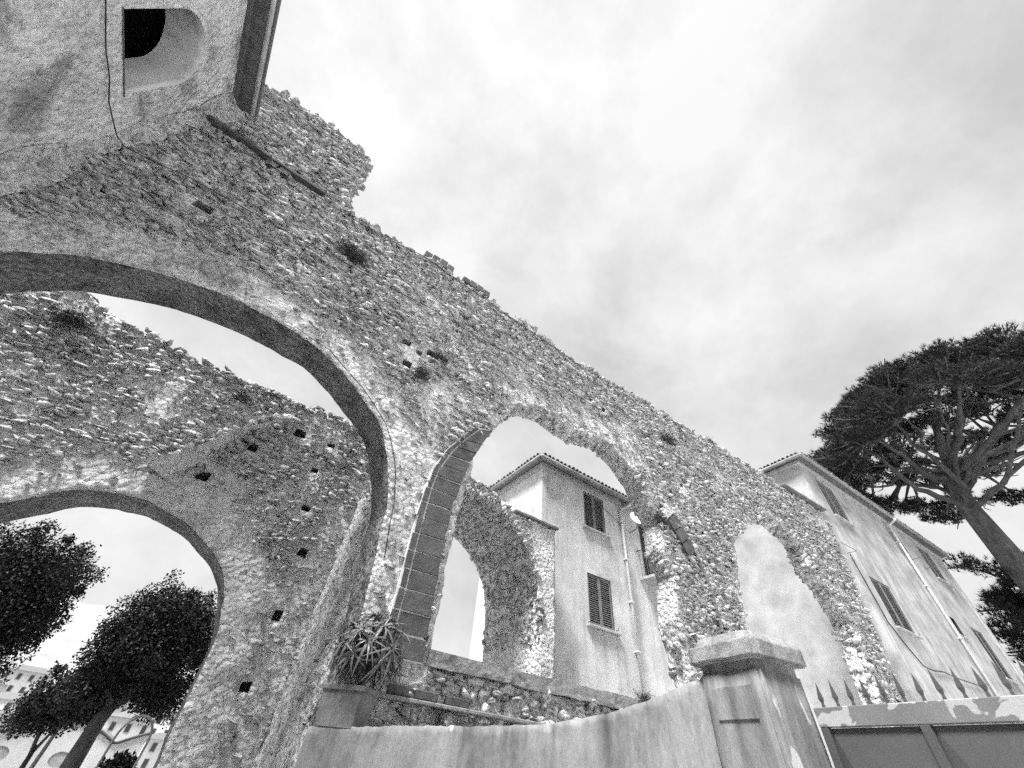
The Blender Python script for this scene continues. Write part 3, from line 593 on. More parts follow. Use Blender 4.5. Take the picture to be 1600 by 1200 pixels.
# ================================================================== houses
def leaf_mesh(w, h, slat=0.062):
    mb = MB(); t = .045; b = .055
    mb.box(0, b, 0, t, 0, h); mb.box(w - b, w, 0, t, 0, h); mb.box(b, w - b, 0, t, 0, b * 1.4); mb.box(b, w - b, 0, t, h - b * 1.2, h)
    z = b * 1.4 + .01
    while z < h - b * 1.5:
        if True:
            mb.add([(b, .0, z), (w - b, .0, z), (w - b, .045, z + slat * .62), (b, .045, z + slat * .62), (b, .008, z - .012), (w - b, .008, z - .012), (w - b, .05, z + slat * .52), (b, .05, z + slat * .52)], [(0, 1, 2, 3), (4, 7, 6, 5), (0, 4, 5, 1), (3, 2, 6, 7)])
        z += slat
    return mb
def house(name, label, org, rz, W, D, Hh, wins, mt, eave=.45, wall_grid=.5, seed=0, roof_rise=1.6, shut_mat='wood'):
    root = empty(name, (org[0], org[1], 0), label, 'house')
    c, s_ = math.cos(rz), math.sin(rz)
    fr = lambda x, y, z: (org[0] + c * x - s_ * y, org[1] + s_ * x + c * y, z)
    def PFh(u, d, z):
        u, d, z = np.broadcast_arrays(np.asarray(u, float), np.asarray(d, float), np.asarray(z, float)); return np.stack([org[0] + c * u - s_ * d, org[1] + s_ * u + c * d, z], -1)
    ops = [dict(pts=np.array([(a, z0), (b, z0), (b, z1), (a, z1)]), depth=dp, m=1) for a, b, z0, z1, dp, kind in wins]
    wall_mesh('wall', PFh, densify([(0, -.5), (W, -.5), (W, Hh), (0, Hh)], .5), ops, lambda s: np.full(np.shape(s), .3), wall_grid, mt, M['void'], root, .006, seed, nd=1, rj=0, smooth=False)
    def PFs(u, d, z):
        u, d, z = np.broadcast_arrays(np.asarray(u, float), np.asarray(d, float), np.asarray(z, float)); return np.stack([org[0] + c * (d) - s_ * u, org[1] + s_ * (d) + c * u, z], -1)
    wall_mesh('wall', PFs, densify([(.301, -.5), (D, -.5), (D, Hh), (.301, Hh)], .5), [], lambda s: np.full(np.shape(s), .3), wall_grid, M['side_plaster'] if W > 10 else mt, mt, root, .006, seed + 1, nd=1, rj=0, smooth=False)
    wb = MB(); wb.box(W - .3, W, .301, D, -.5, Hh, 0, fr); wb.box(.301, W - .301, D - .3, D - .001, -.5, Hh, 0, fr); wb.build('wall', mt, root)
    for a, b, z0, z1, dp, kind in wins:
        if kind == 'shut':
            w = (b - a) / 2 - .012
            for k in range(2):
                mb = leaf_mesh(w, z1 - z0 - .02); x0 = a + .008 + k * (w + .008)
                mb.v = [fr(x + x0, y + .02, z + z0 + .01) for x, y, z in mb.v]; mb.build('shutter', M[shut_mat], root)
            MB().box(a - .14, b + .16, -.13, .05, z0 - .07, z0 - .002, .01, fr).build('window_sill', M['sill'], root)
            for x in (a - .06, b + .06): MB().tube([(x, .02, z0 + .06), (x, -.1, z0 + .06), (x, -.1, z0 + .13)], .012, 6, fr).build('shutter_hook', M['metal'], root)
        elif kind == 'dark':
            MB().box(a + .03, b - .03, dp - .06, dp - .03, z0 + .03, z1 - .03, 0, fr).build('window_pane', M['pane'], root)
            if z0 > 5: MB().box(a - .06, b + .06, -.06, .04, z0 - .05, z0 - .002, .008, fr).build('window_sill', M['sill'], root)
    # eaves: cornice, soffit boards, gutter, roof, tile ends
    co = MB(); co.box(-.12, W + .12, -.12, .2, Hh - .2, Hh - .005, .015, fr); co.box(-.12, .2, .201, D + .12, Hh - .2, Hh - .005, .015, fr); co.build('cornice', M['sill'], root)
    e = eave
    rf = MB(); mid = D / 2; ins = min(D / 2, W / 2)
    z0 = Hh + .02; z1 = Hh + .1; zt = Hh + .1 + roof_rise
    Vr = [(-e, -e, z0), (W + e, -e, z0), (W + e, D + e, z0), (-e, D + e, z0), (-e, -e, z1), (W + e, -e, z1), (W + e, D + e, z1), (-e, D + e, z1), (ins, mid, zt), (W - ins + .01, mid, zt)]
    rf.add([fr(*v) for v in Vr], [(0, 3, 2, 1), (0, 1, 5, 4), (1, 2, 6, 5), (2, 3, 7, 6), (3, 0, 4, 7), (4, 5, 9, 8), (5, 6, 9), (6, 7, 8, 9), (7, 4, 8)])
    roof = rf.build('roof', M['tile'], root)
    gt = MB(); gt.tube([(-e - .05, -e - .05, Hh + .01), (W + e, -e - .05, Hh + .01)], .075, 10, fr); gt.tube([(-e - .05, -e - .05, Hh + .008), (-e - .05, D + e, Hh + .008)], .075, 10, fr); gt.build('gutter', M['gutter'], root, True)
    th = bpy.data.meshes.get('roof_tile')
    if th is None:
        mb = MB(); n = 6; V = []; 
        for y in (0, .42):
            for rr in (.075, .06):
                for k in range(n + 1): q = math.pi * k / n; V.append((rr * math.cos(q), y, rr * math.sin(q)))
        F = []; m = n + 1
        for k in range(n): F += [(k, k + 1, 2 * m + k + 1, 2 * m + k), (m + k, 3 * m + k, 3 * m + k + 1, m + k + 1), (k, m + k, m + k + 1, k + 1)]
        th = mesh_arr('roof_tile', V, F, M['tile'], True)
    def tiles(x0, x1, y, rot):
        n = int((x1 - x0) / .19)
        for k in range(n):
            o = bpy.data.objects.new('roof_tile', th); COL.objects.link(o); o.parent = roof
            u = x0 + (k + .5) * .19 + random.uniform(-.015, .015); p = fr(u, y + random.uniform(-.02, .02), z1 - .02) if rot == 0 else fr(y + random.uniform(-.02, .02), u, z1 - .02)
            o.matrix_basis = Matrix.Translation(p) @ Matrix.Rotation(rz - (math.pi / 2 if rot else 0), 4, 'Z') @ Matrix.Rotation(.3, 4, 'X')
    tiles(-e, W + e, -e - .12, 0); tiles(-e, D + e, -e - .12, 1)
    return root, fr
mid_h, frm = house('plastered_house', 'pale plastered house with two shuttered windows, framed by the middle arch', (7.47, 9.4), 0, 6.6, 3.5, 9.75,
    [(1.96, 3.02, 4.97, 6.47, .09, 'shut'), (1.98, 3.03, 8.02, 9.44, .09, 'shut'), (4.95, 5.75, 7.12, 9.2, .12, 'shut')], M['house'], .3, .5, 81, 1.1)
dp = MB(); dp.tube([(4.35, -.46, 9.68), (4.15, -.3, 9.5), (3.92, -.09, 9.36), (3.9, -.09, 9.2), (3.88, -.09, 2.0)], .05, 8, frm); pipe = dp.build('downpipe', M['pipe'], mid_h, True)
for z in (3.2, 4.6, 6.0, 7.4, 8.8): MB().box(3.81, 3.97, -.15, .0, z, z + .03, 0, frm).build('pipe_bracket', M['pipe'], mid_h)
bal = MB(); bal.box(4.6, 6.3, -.75, .0, 6.9, 7.0, .01, frm); bal.build('balcony_slab', M['sill'], mid_h)
br = MB(); br.tube([(4.62, 0, 7.95), (4.62, -.72, 7.95), (6.28, -.72, 7.95)], .02, 6, frm)
for k in range(13): br.tube([(4.64 + k * .135, -.72, 7.0), (4.64 + k * .135, -.72, 7.95)], .009, 5, frm)
for k in range(5): br.tube([(4.62, -.12 - k * .14, 7.0), (4.62, -.12 - k * .14, 7.95)], .009, 5, frm)
br.build('balcony_railing', M['metal'], mid_h)
MB().tube([(2.6, -.02, 9.3), (3.2, -.03, 9.05), (3.9, -.04, 8.7)], .008, 5, frm).build('wall_wire', M['cable'], mid_h)
sl = MB(); sl.box(4.7, 6.2, -.6, .02, 3.3, 3.38, .01, frm); sl.build('porch_slab', M['sill'], mid_h)

rzR = -math.atan(.03)
right_h, frr = house('plastered_house', 'long streaked plaster house with shuttered windows receding at the right edge', (19.5, 5.05), rzR, 15.6, 9.0, 13.3,
    [(1.3, 2.95, 6.62, 8.42, .09, 'shut'), (1.25, 2.75, 10.98, 12.85, .09, 'shut'), (8.75, 9.45, 11.6, 12.4, .15, 'dark'), (9.2, 9.9, 7.9, 8.7, .15, 'dark'), (12.0, 13.6, 11.12, 12.95, .09, 'shut'), (12.0, 13.4, 6.7, 8.8, .09, 'shut')], M['house2'], .36, .6, 91, 1.6)
dp = MB(); dp.tube([(8.7, -.52, 13.24), (8.6, -.3, 13.05), (8.5, -.1, 12.9), (8.5, -.1, .2)], .06, 8, frr); dp.build('downpipe', M['pipe'], right_h, True)
for z in (3.2, 5.4, 7.6, 9.8, 12.0): MB().box(8.41, 8.59, -.17, .0, z, z + .03, 0, frr).build('pipe_bracket', M['pipe'], right_h)
MB().box(15.25, 15.66, -.06, .1, -.4, 13.05, .01, frr).build('corner_pilaster', M['sill'], right_h)
ir = MB()
for x in (9.3, 11.0): ir.tube([(x, 0, 11.35), (x, -.5, 11.35)], .015, 5, frr)
ir.tube([(9.3, -.5, 11.35), (11.0, -.5, 11.35)], .006, 5, frr); ir.build('clothes_line', M['metal'], right_h)
tri = MB(); tri.tube([(.25, 0, 9.0), (.25, -.35, 9.0), (.25, 0, 9.45)], .018, 5, frr); tri.build('wall_bracket', M['metal'], right_h)

# ================================================================== garden wall, pillar, gate
UU = Vector((.14, .99, 0)).normalized(); VVv = Vector((.99, -.14, 0)).normalized(); PC = Vector((4.21, 2.25, 0))
fpil = lambda a, b, z: tuple(PC + UU * a + VVv * b + Vector((0, 0, z)))
def slab(name, parent, a, b, z0, z1, m, n=6, amp=.008, taper=0.0, seed=0, bev=.02):
    bm = bmesh.new(); bmesh.ops.create_cube(bm, size=1); bmesh.ops.bevel(bm, geom=bm.edges[:], offset=bev / max(a, b), segments=2, affect='EDGES'); bmesh.ops.subdivide_edges(bm, edges=bm.edges[:], cuts=n, use_grid_fill=True)
    for v in bm.verts:
        k = 1 - taper * (v.co.z + .5); v.co = Vector((v.co.x * 2 * a * k, v.co.y * 2 * b * k, z0 + (v.co.z + .5) * (z1 - z0)))
        v.co += Vector((noise.noise(v.co * 3 + Vector((seed, 0, 0))), noise.noise(v.co * 3 + Vector((0, seed, 9))), noise.noise(v.co * 4 + Vector((5, 0, seed))))) * amp
        v.co = Vector(fpil(*v.co))
    me = bpy.data.meshes.new(name); bm.to_mesh(me); bm.free(); me.materials.append(m); me.polygons.foreach_set('use_smooth', np.ones(len(me.polygons), bool))
    return link(bpy.data.objects.new(name, me), parent)
pil = empty('gate_pillar', PC, 'square plastered gate pillar with a two-step lichened cap', 'pillar')
slab('shaft', pil, .315, .275, -.2, 2.5, M['gwall'], 10, .008, .03, 1, .012)
slab('cap', pil, .37, .33, 2.475, 2.615, M['cap'], 8, .01, .0, 2, .02)
slab('cap_top', pil, .335, .295, 2.6, 2.69, M['cap'], 8, .012, .16, 3, .02)
MB().box(-.19, .2, -.283, -.26, 2.08, 2.3, .004, fpil).build('plaque', M['gwall'], pil)

gw = empty('garden_wall', (2.8, 4.0, 0), 'low rendered garden wall sweeping up to the gate pillar', 'wall')
G0 = Vector((4.15, 2.58, 0)); G1 = Vector((1.40, 5.48, 0)); gd = (G1 - G0); GL = gd.length; gd.normalize(); gn = Vector((-gd.y, gd.x, 0))
if gn.dot(-G0) < 0: gn = -gn
def PFg(s, d, z):
    s, d, z = np.broadcast_arrays(np.asarray(s, float), np.asarray(d, float), np.asarray(z, float))
    cv = 0.10 * (1 - sstep(0, .9, s))
    return np.stack([G0.x + gd.x * s - gn.x * (d - cv), G0.y + gd.y * s - gn.y * (d - cv), z], -1)
gtop = lambda t: np.interp(t, [0, .08, .16, .25, .32, .4, .5, .635, .8, 1.0], [2.42, 2.31, 2.19, 2.09, 2.025, 1.975, 1.935, 1.9, 1.85, 1.8])
tt = np.linspace(1, 0, 120)
og = np.concatenate([densify([(0, -.4), (GL, -.4)], .1, closed=False), np.stack([tt * GL, gtop(tt) + .03 * (fbm(tt * 60, tt * 0, 5) - .5)], -1)])
wall_mesh('render', PFg, og, [], lambda s: np.full(np.shape(s), .28), .06, M['gwall'], M['gwall'], gw, .012, 101, nd=5, rj=.03, amp2=.006, fr2=10)

gate = empty('steel_gate', (4.4, .9, 0), 'dark sheet steel gate with spiked top rail and flaking paint', 'gate')
GP = PC - UU * .31 + VVv * .27
fg = lambda a, b, z: tuple(GP - UU * a + VVv * b + Vector((0, 0, z)))
GT = 2.2
MB().box(0.02, 3.2, -.03, .03, GT - .12, GT, .004, fg).build('top_rail', M['rail'], gate)
MB().box(0.02, .08, -.028, .028, .06, GT - .121, .003, fg).build('stile', M['gate'], gate)
x = .085
for k, w in enumerate((.62, .9, .9, .5)):
    zc = 1.35; x1 = x + w
    mb = MB(); q = [(x, 0, .1), (x1, 0, .1), (x1, 0, GT - .125), (x, 0, GT - .125)]; c = ((x + x1) / 2, -.1, (.1 + GT - .12) / 2)
    bk = [(a, .02, z) for a, b, z in q]
    mb.add([fg(*v) for v in q + [c] + bk], [(0, 1, 4), (1, 2, 4), (2, 3, 4), (3, 0, 4), (5, 8, 7, 6), (0, 5, 6, 1), (1, 6, 7, 2), (2, 7, 8, 3), (3, 8, 5, 0)]); mb.build('panel', M['gate'], gate)
    MB().box(x1 + .002, x1 + .062, -.03, .03, .06, GT - .121, .003, fg).build('stile', M['gate'], gate)
    x = x1 + .066
for k in range(24):
    a = -.02 + k * .118
    if a < .03: continue
    mb = MB(); j = random.uniform(-.006, .006); w = .016
    mb.add([fg(*v) for v in [(a - w * .6, -.01, GT), (a + w * .6, -.01, GT), (a + w * .6, .01, GT), (a - w * .6, .01, GT), (a - w * .4, -.007, GT + .03), (a + w * .4, -.007, GT + .03), (a + w * .4, .007, GT + .03), (a - w * .4, .007, GT + .03),
        (a - w, -.012, GT + .06), (a + w, -.012, GT + .06), (a + w, .012, GT + .06), (a - w, .012, GT + .06), (a + j, 0, GT + .18 + random.uniform(-.015, .01))]],
        [(0, 1, 5, 4), (1, 2, 6, 5), (2, 3, 7, 6), (3, 0, 4, 7), (4, 5, 9, 8), (5, 6, 10, 9), (6, 7, 11, 10), (7, 4, 8, 11), (8, 9, 12), (9, 10, 12), (10, 11, 12), (11, 8, 12)])
    mb.build('spike', M['gate'], gate)

# ================================================================== planter and aloe
PP = G0 + gd * (GL * .93) - gn * .14
planter = empty('planter', (PP.x, PP.y, 1.87), 'stained tapered planter holding the aloe on the garden wall', 'planter')
mb = MB()
def fpp(a, b, z): return tuple(PP + gd * a + gn * b + Vector((0, 0, z)))
def ringp(z, h): return [fpp(-h, -h * .75, z), fpp(h, -h * .75, z), fpp(h, h * .75, z), fpp(-h, h * .75, z)]
mb.add(ringp(1.812, .2) + ringp(2.13, .235) + ringp(2.13, .2) + ringp(2.09, .2), [(3, 2, 1, 0)] + [(i, (i + 1) % 4, 4 + (i + 1) % 4, 4 + i) for i in range(4)] + [(4 + i, 4 + (i + 1) % 4, 8 + (i + 1) % 4, 8 + i) for i in range(4)] + [(8 + i, 8 + (i + 1) % 4, 12 + (i + 1) % 4, 12 + i) for i in range(4)] + [(12, 13, 14, 15)])
mb.build('body', M['pot'], planter)
mb = MB(); mb.box(-.25, .25, -.19, .19, 2.1, 2.15, .008, fpp); mb.build('rim', M['pot'], planter)
AL = Vector((PP.x + .07, PP.y - .06, 2.52))
aloe = empty('aloe_plant', (PP.x, PP.y, 2.12), 'bushy aloe with many curling narrow leaf rosettes in the planter', 'plant')
LEAF = []
for k in range(4):
    V = []; F = []; n = 8; bend = (.3, .45, .6, .2)[k]
    for i in range(n + 1):
        t = i / n; w = .06 * (1 - t) ** .85 + .001; x = math.sin(bend * t * 1.9) / (bend * 1.9) if bend else t; z = (1 - math.cos(bend * t * 1.9)) / (bend * 1.9) * -1
        y = .01 * (1 - t)
        V += [(x, -w, z + w * .45), (x, 0, z - y * .3), (x, w, z + w * .45), (x, 0, z - y - .004)]
    for i in range(n):
        a = i * 4; b = a + 4
        for j in range(4): F.append((a + j, a + (j + 1) % 4, b + (j + 1) % 4, b + j))
    F.append((0, 1, 2, 3)); LEAF.append(mesh_arr('leaf', V, F, M['aloe'], True))
rl = random.Random(5); ros = []
while len(ros) < 17:
    v = Vector((rl.gauss(0, 1), rl.gauss(0, 1), rl.gauss(.15, .75))).normalized()
    if v.z < -.45 or v.y > .75: continue
    p = AL + Vector((v.x * .36, v.y * .28, v.z * .31))
    if all((p - q[0]).length > .15 for q in ros): ros.append((p, v))
for p, v in ros:
    ax_ = (v + Vector((0, 0, .45))).normalized(); q0 = ax_.to_track_quat('Z', 'X').to_matrix().to_4x4(); nl = rl.randint(11, 14)
    for k in range(nl):
        up = (k % 3) * .36 + .05; a = k * 2.4 + rl.uniform(-.2, .2); sc = rl.uniform(.24, .4) * (1.1 - .25 * (k % 3))
        o = bpy.data.objects.new('leaf', LEAF[rl.choice((0, 1, 2, 2))]); COL.objects.link(o); o.parent = aloe; o.matrix_parent_inverse = Matrix.Translation(aloe.location).inverted()
        o.matrix_basis = Matrix.Translation(p) @ q0 @ Matrix.Rotation(a, 4, 'Z') @ Matrix.Rotation(-up, 4, 'Y') @ Matrix.Diagonal((sc, sc * rl.uniform(.9, 1.3), sc, 1))
st = MB()
for p, v in ros: st.tube([AL + Vector((0, 0, -.35)), AL.lerp(p, .5) + Vector((0, 0, -.08)), p], [.03, .022, .012], 6)
st.build('stems', M['bark_dark'], aloe)
ds = MB()
for k in range(260):
    a = rl.uniform(0, 6.28); r0 = rl.uniform(.05, .3); z0 = AL.z + rl.uniform(-.22, .05); p = AL + Vector((math.cos(a) * r0, math.sin(a) * r0 * .8, z0 - AL.z)); e = p + Vector((math.cos(a) * .06 + rl.uniform(-.06, .06), math.sin(a) * .06 + rl.uniform(-.06, .06), -rl.uniform(.08, .26)))
    s_ = Vector((rl.uniform(-1, 1), rl.uniform(-1, 1), 0)).normalized() * .008; m_ = p.lerp(e, .5) + Vector((math.cos(a), math.sin(a), .3)) * .03
    ds.add([p - s_, p + s_, m_ + s_, m_ - s_, e], [(0, 1, 2, 3), (3, 2, 4)])
tag(ds.build('dry_strands', M['dry'], aloe), kind='stuff')

# ================================================================== trees
def leaf_cloud(name, blobs, n, size, m, parent, shell=.45, seed=0, droop=0.0):
    rg = np.random.default_rng(seed); tot = sum(b[3] for b in blobs); Ps = []; Ns = []
    for (c, rad, sq, wgt) in blobs:
        k = int(n * wgt / tot); v = rg.normal(size=(k, 3)); v /= np.linalg.norm(v, axis=1)[:, None]
        rr = (shell + (1 - shell) * rg.random(k)) * (0.86 + 0.28 * vnoise(v[:, 0] * 4 + c[0], v[:, 2] * 4 + v[:, 1] * 3, seed))
        Ps.append(np.array(c) + v * rr[:, None] * np.array([rad, rad, rad * sq])); Ns.append(v)
    Pp = np.concatenate(Ps); Nn = np.concatenate(Ns)
    kp = fbm(Pp[:, 0] * 2.3 + Pp[:, 1] * 1.1, Pp[:, 2] * 2.3 - Pp[:, 1] * .7, seed + 3, 3) > .28; Pp = Pp[kp]; Nn = Nn[kp]; k = len(Pp)
    a = rg.normal(size=(k, 3)) + Nn * .6; a[:, 2] -= droop; a /= np.linalg.norm(a, axis=1)[:, None]; b = np.cross(a, rg.normal(size=(k, 3))); b /= np.linalg.norm(b, axis=1)[:, None]
    L_ = size * rg.uniform(.7, 1.35, k)[:, None]; Wd = L_ * .3; nn = np.cross(a, b)
    V = np.stack([Pp, Pp + a * L_ * .45 + b * Wd + nn * L_ * .08, Pp + a * L_, Pp + a * L_ * .45 - b * Wd + nn * L_ * .08], 1).reshape(-1, 3)
    F_ = np.arange(k * 4).reshape(-1, 4)
    return tag(obj(name, V, F_, m, parent), kind='stuff')
def broad_tree(name, label, base, trunk, blobs, n, size, seed, r0=.16):
    blobs = [(c, r * 1.1, q, w) for c, r, q, w in blobs]
    root = empty(name, base, label, 'tree', None); mb = MB()
    mb.tube(trunk, [r0 * (1 - .5 * i / (len(trunk) - 1)) for i in range(len(trunk))], 10); top = Vector(trunk[-1]); rs = random.Random(seed)
    mb.build('trunk', M['bark_dark'], root, True)
    br_ = MB()
    for c, rad, sq, w in blobs:
        c = Vector(c); br_.tube([top - Vector((0, 0, .15)), top.lerp(c, .5) + Vector((rs.uniform(-.15, .15), rs.uniform(-.15, .15), .05)), c], [r0 * .45, r0 * .3, r0 * .12], 7)
        for q in range(4):
            e = c + Vector((rs.uniform(-1, 1), rs.uniform(-1, 1), rs.uniform(-.4, 1))) * rad * .7; br_.tube([top.lerp(c, .7), c.lerp(e, .5), e], [r0 * .2, r0 * .12, r0 * .05], 5)
    br_.build('branches', M['bark_dark'], root)
    ex_ = []
    for c, rad, sq, w in blobs:
        for q in range(5):
            v = Vector((rs.gauss(0, 1), rs.gauss(0, 1), rs.gauss(.4, 1))).normalized(); ex_.append((tuple(Vector(c) + v * rad * rs.uniform(.85, 1.05)), rad * rs.uniform(.16, .32), rs.uniform(.8, 1.6), w * .03))
    leaf_cloud('crown', blobs + ex_, n, size, M['leaf'], root, .25, seed)
    return root
broad_tree('clipped_tree', 'dense dark evergreen tree at the left edge, seen through the inner arch', (-3.6, 15.2, 0),
    [(-3.6, 15.2, -.2), (-3.55, 15.2, 1.2), (-3.6, 15.2, 2.4)], [((-4.2, 15.2, 3.5), 1.4, 1.0, 3), ((-3.55, 15.0, 4.1), .8, .9, 1.4), ((-4.9, 15.3, 4.1), 1.1, .9, 1.5), ((-3.9, 15.0, 2.7), 1.15, .8, 1.6), ((-3.2, 14.9, 3.3), .65, .9, 1), ((-3.8, 14.9, 2.0), .9, .8, 1)], 70000, .062, 201)
broad_tree('clipped_tree', 'dense dark evergreen tree with a stout trunk in the middle of the inner arch', (-.65, 13, 0),
    [(-.68, 13, -.2), (-.66, 13, .9), (-.68, 13, 1.7), (-.6, 13, 2.1)], [((-.55, 13, 3.1), .98, 1.0, 3), ((-.15, 13, 3.55), .65, .9, 1.2), ((-.95, 13.1, 3.5), .7, .85, 1.2), ((-.2, 13, 2.6), .8, .8, 1.5), ((-1.0, 13, 2.7), .62, .8, 1.2), ((.15, 13.1, 3.0), .6, 1, 1), ((-1.15, 13, 2.2), .5, .8, .8), ((.1, 13, 2.2), .5, .8, .7)], 70000, .055, 202, .19)
broad_tree('small_tree', 'small leafy tree on a thin trunk beside the stout trunk, lower left', (-1.5, 13.8, 0),
    [(-1.35, 13.8, -.2), (-1.38, 13.8, .6), (-1.42, 13.8, 1.3)], [((-1.45, 13.8, 1.95), .6, .8, 2), ((-1.75, 13.8, 1.75), .45, .8, 1), ((-1.1, 13.8, 1.9), .42, .8, 1)], 16000, .055, 203, .07)

# umbrella pine
pine = empty('umbrella_pine', (44, 2.2, 5), 'tall umbrella pine with a spreading flat crown behind the right house', 'tree')
rp = random.Random(77); T0 = Vector((44, 2.3, 4)); FK = Vector((43.8, 2.2, 19.5))
tr = MB(); tr.tube([T0, Vector((44.1, 2.0, 10)), Vector((43.9, 2.2, 15)), FK, Vector((43.4, 1.2, 23)), Vector((43, 0, 26.5))], [.95, .84, .74, .6, .36, .2], 14); tr.build('trunk', M['bark'], pine, True)
CC = Vector((43.5, -.9, 22.5)); RX, RZ = 10.6, 6.7
pads = []
for k in range(5000):
    if len(pads) >= 200: break
    a = rp.uniform(0, 6.2832); q = math.sqrt(rp.random()) ; el = math.acos(min(1, q)) if q < 1 else 0
    ph = -.14 + rp.uniform(.0, 1.0) * 1.6
    if .16 < ph < .4: continue
    p = CC + Vector((math.cos(a) * math.cos(ph) * RX, math.sin(a) * math.cos(ph) * RX, math.sin(ph) * RZ)) * rp.uniform(.82, 1.03)
    if all((p - o).length > 1.3 for o in pads): pads.append(p)
def catmull(P, n=5):
    Q = []
    E_ = [P[0] * 2 - P[1]] + list(P) + [P[-1] * 2 - P[-2]]
    for i in range(1, len(E_) - 2):
        a, b, c, d = E_[i - 1], E_[i], E_[i + 1], E_[i + 2]
        for j in range(n):
            t = j / n; Q.append(.5 * ((2 * b) + (c - a) * t + (2 * a - 5 * b + 4 * c - d) * t * t + (3 * b - a - 3 * c + d) * t ** 3))
    return Q + [P[-1]]
limbs = []
for k in range(30):
    a = k / 30 * 6.2832 + rp.uniform(-.15, .15); ph = rp.choice((.12, .35, .6, .9)); tgt = CC + Vector((math.cos(a) * math.cos(ph) * RX, math.sin(a) * math.cos(ph) * RX, math.sin(ph) * RZ)) * .8
    st_ = FK.lerp(Vector((43.4, 1.2, 23)), rp.uniform(-.35, .9)); m1 = st_.lerp(tgt, .35) + Vector((rp.uniform(-.8, .8), rp.uniform(-.8, .8), rp.uniform(-.9, .9))); m2 = st_.lerp(tgt, .7) + Vector((rp.uniform(-.5, .5), rp.uniform(-.5, .5), rp.uniform(-.2, .8)))
    limbs.append([st_, m1, m2, tgt]); r_ = rp.uniform(.13, .27)
    cm = catmull(limbs[-1]); MB().tube([q + Vector((rp.gauss(0, .07), rp.gauss(0, .07), rp.gauss(0, .07))) for q in cm], [r_ * (1 - .72 * i / (len(cm) - 1)) for i in range(len(cm))], 8).build('branch', M['bark'], pine, True)
tw = MB()
for p in pads:
    best = min(((q, (q - p).length) for l in limbs for q in (l[1], l[2], l[3], l[1].lerp(l[2], .5), l[2].lerp(l[3], .5))), key=lambda t: t[1])[0]
    m_ = best.lerp(p, .55) + Vector((rp.uniform(-.4, .4), rp.uniform(-.4, .4), rp.uniform(-.5, .1)))
    tw.tube([best, m_, p - Vector((0, 0, .2))], [.13, .09, .05], 5)
    for q in range(7):
        e = p + Vector((rp.uniform(-1, 1), rp.uniform(-1, 1), rp.uniform(-.5, .4))) * 1.3; tw.tube([m_, m_.lerp(e, .6) + Vector((rp.uniform(-.2, .2), rp.uniform(-.2, .2), -.15)), e], [.06, .045, .03], 4)
tag(tw.build('twigs', M['bark'], pine), kind='stuff')
def needles(name, pads, parent, per, rad, flat, L_, seed, blades=16):
    rg = np.random.default_rng(seed); c = np.repeat(np.array([p[:] for p in pads]), per, 0); n = len(c)
    v = rg.normal(size=(n, 3)); v /= np.linalg.norm(v, axis=1)[:, None]; v[:, 2] = v[:, 2] * flat + .1
    c = c + v * (rad * rg.uniform(.35, 1.15, n) )[:, None]
    d = rg.normal(size=(n, blades, 3)) * .55 + np.array([0, 0, .75]) + v[:, None, :] * .5; d /= np.linalg.norm(d, axis=2)[..., None]
    s = np.cross(d, rg.normal(size=d.shape)); s /= np.linalg.norm(s, axis=2)[..., None]; ln = L_ * rg.uniform(.6, 1.2, (n, blades, 1))
    b = c[:, None, :] + d * 0; V = np.stack([b - s * .022, b + s * .022, b + d * ln], 2).reshape(-1, 3)
    return tag(obj(name, V, np.arange(len(V)).reshape(-1, 3), M['needle'], parent), kind='stuff')
needles('crown', pads, pine, 135, 1.1, .38, .42, 301, 13)
low = empty('conifer', (47, 3.6, 5), 'shaggy dark conifer below the umbrella pine at the right edge', 'tree')
MB().tube([(47, 3.7, 3), (47, 3.8, 9), (47, 3.8, 15)], [.5, .35, .1], 8).build('trunk', M['bark'], low, True)
lp = [Vector((47 + rp.gauss(0, 1.6), 3.6 + rp.gauss(0, 1.9) - .3, rp.uniform(5, 15.8))) for k in range(100)]
lb = MB()
for p in lp: lb.tube([Vector((47, 3.8, p.z - .4)), p], [.08, .03], 4)
lb.build('branches', M['bark'], low); needles('crown', lp, low, 80, .95, .6, .4, 302, 11)

# ================================================================== cables
def cable(label, pts, r=.011, sag=0.0):
    P = [Vector(p) for p in pts]; Q = []
    for i in range(len(P) - 1):
        n = max(2, int((P[i + 1] - P[i]).length / .35))
        for j in range(n):
            t = j / n; Q.append(P[i].lerp(P[i + 1], t) - Vector((0, 0, sag * 4 * t * (1 - t))) + Vector((0, 0, .012 * math.sin(7.3 * (i + t)))))
    Q.append(P[-1]); tag(MB().tube(Q, r, 6).build('cable', M['cable'], None, True), label, 'cable')
w1p = lambda s, z, off=.1: tuple(PF1(s, -off, z))
cable('black cable running along the upper arcade wall from the plastered building', [(-4.8, 3.2, 8.29), (-4.79, 4.4, 8.27), (-4.78, 5.1, 8.3), (-4.6, 5.36, 8.25), w1p(-3.75, 8.5), w1p(-1.76, 8.65), w1p(.75, 8.9), w1p(3.28, 9.02), w1p(7.94, 8.95), w1p(12.3, 8.72), w1p(17.5, 9.0)], .009, .03)
cable('thin cable strung just below the broken crest of the arcade wall', [w1p(-4.7, 9.85), w1p(-3.3, 10.3), w1p(-1.28, 10.3), w1p(.27, 10.6, .13), w1p(2.47, 10.55), w1p(5.4, 10.4)], .008, .02)
cable('cable clipped along the curved edge of the big arch', [w1p(a + .09 * 1.0, b + .05, .05) for a, b in A1[3:12]], .007)
cable('loose cable looping down the facade of the right house', [frr(.4, -.04, 9.0), frr(.55, -.04, 6.6), frr(1.7, -.04, 5.5), frr(3.6, -.04, 5.62), frr(7.9, -.05, 5.75)], .018, .05)

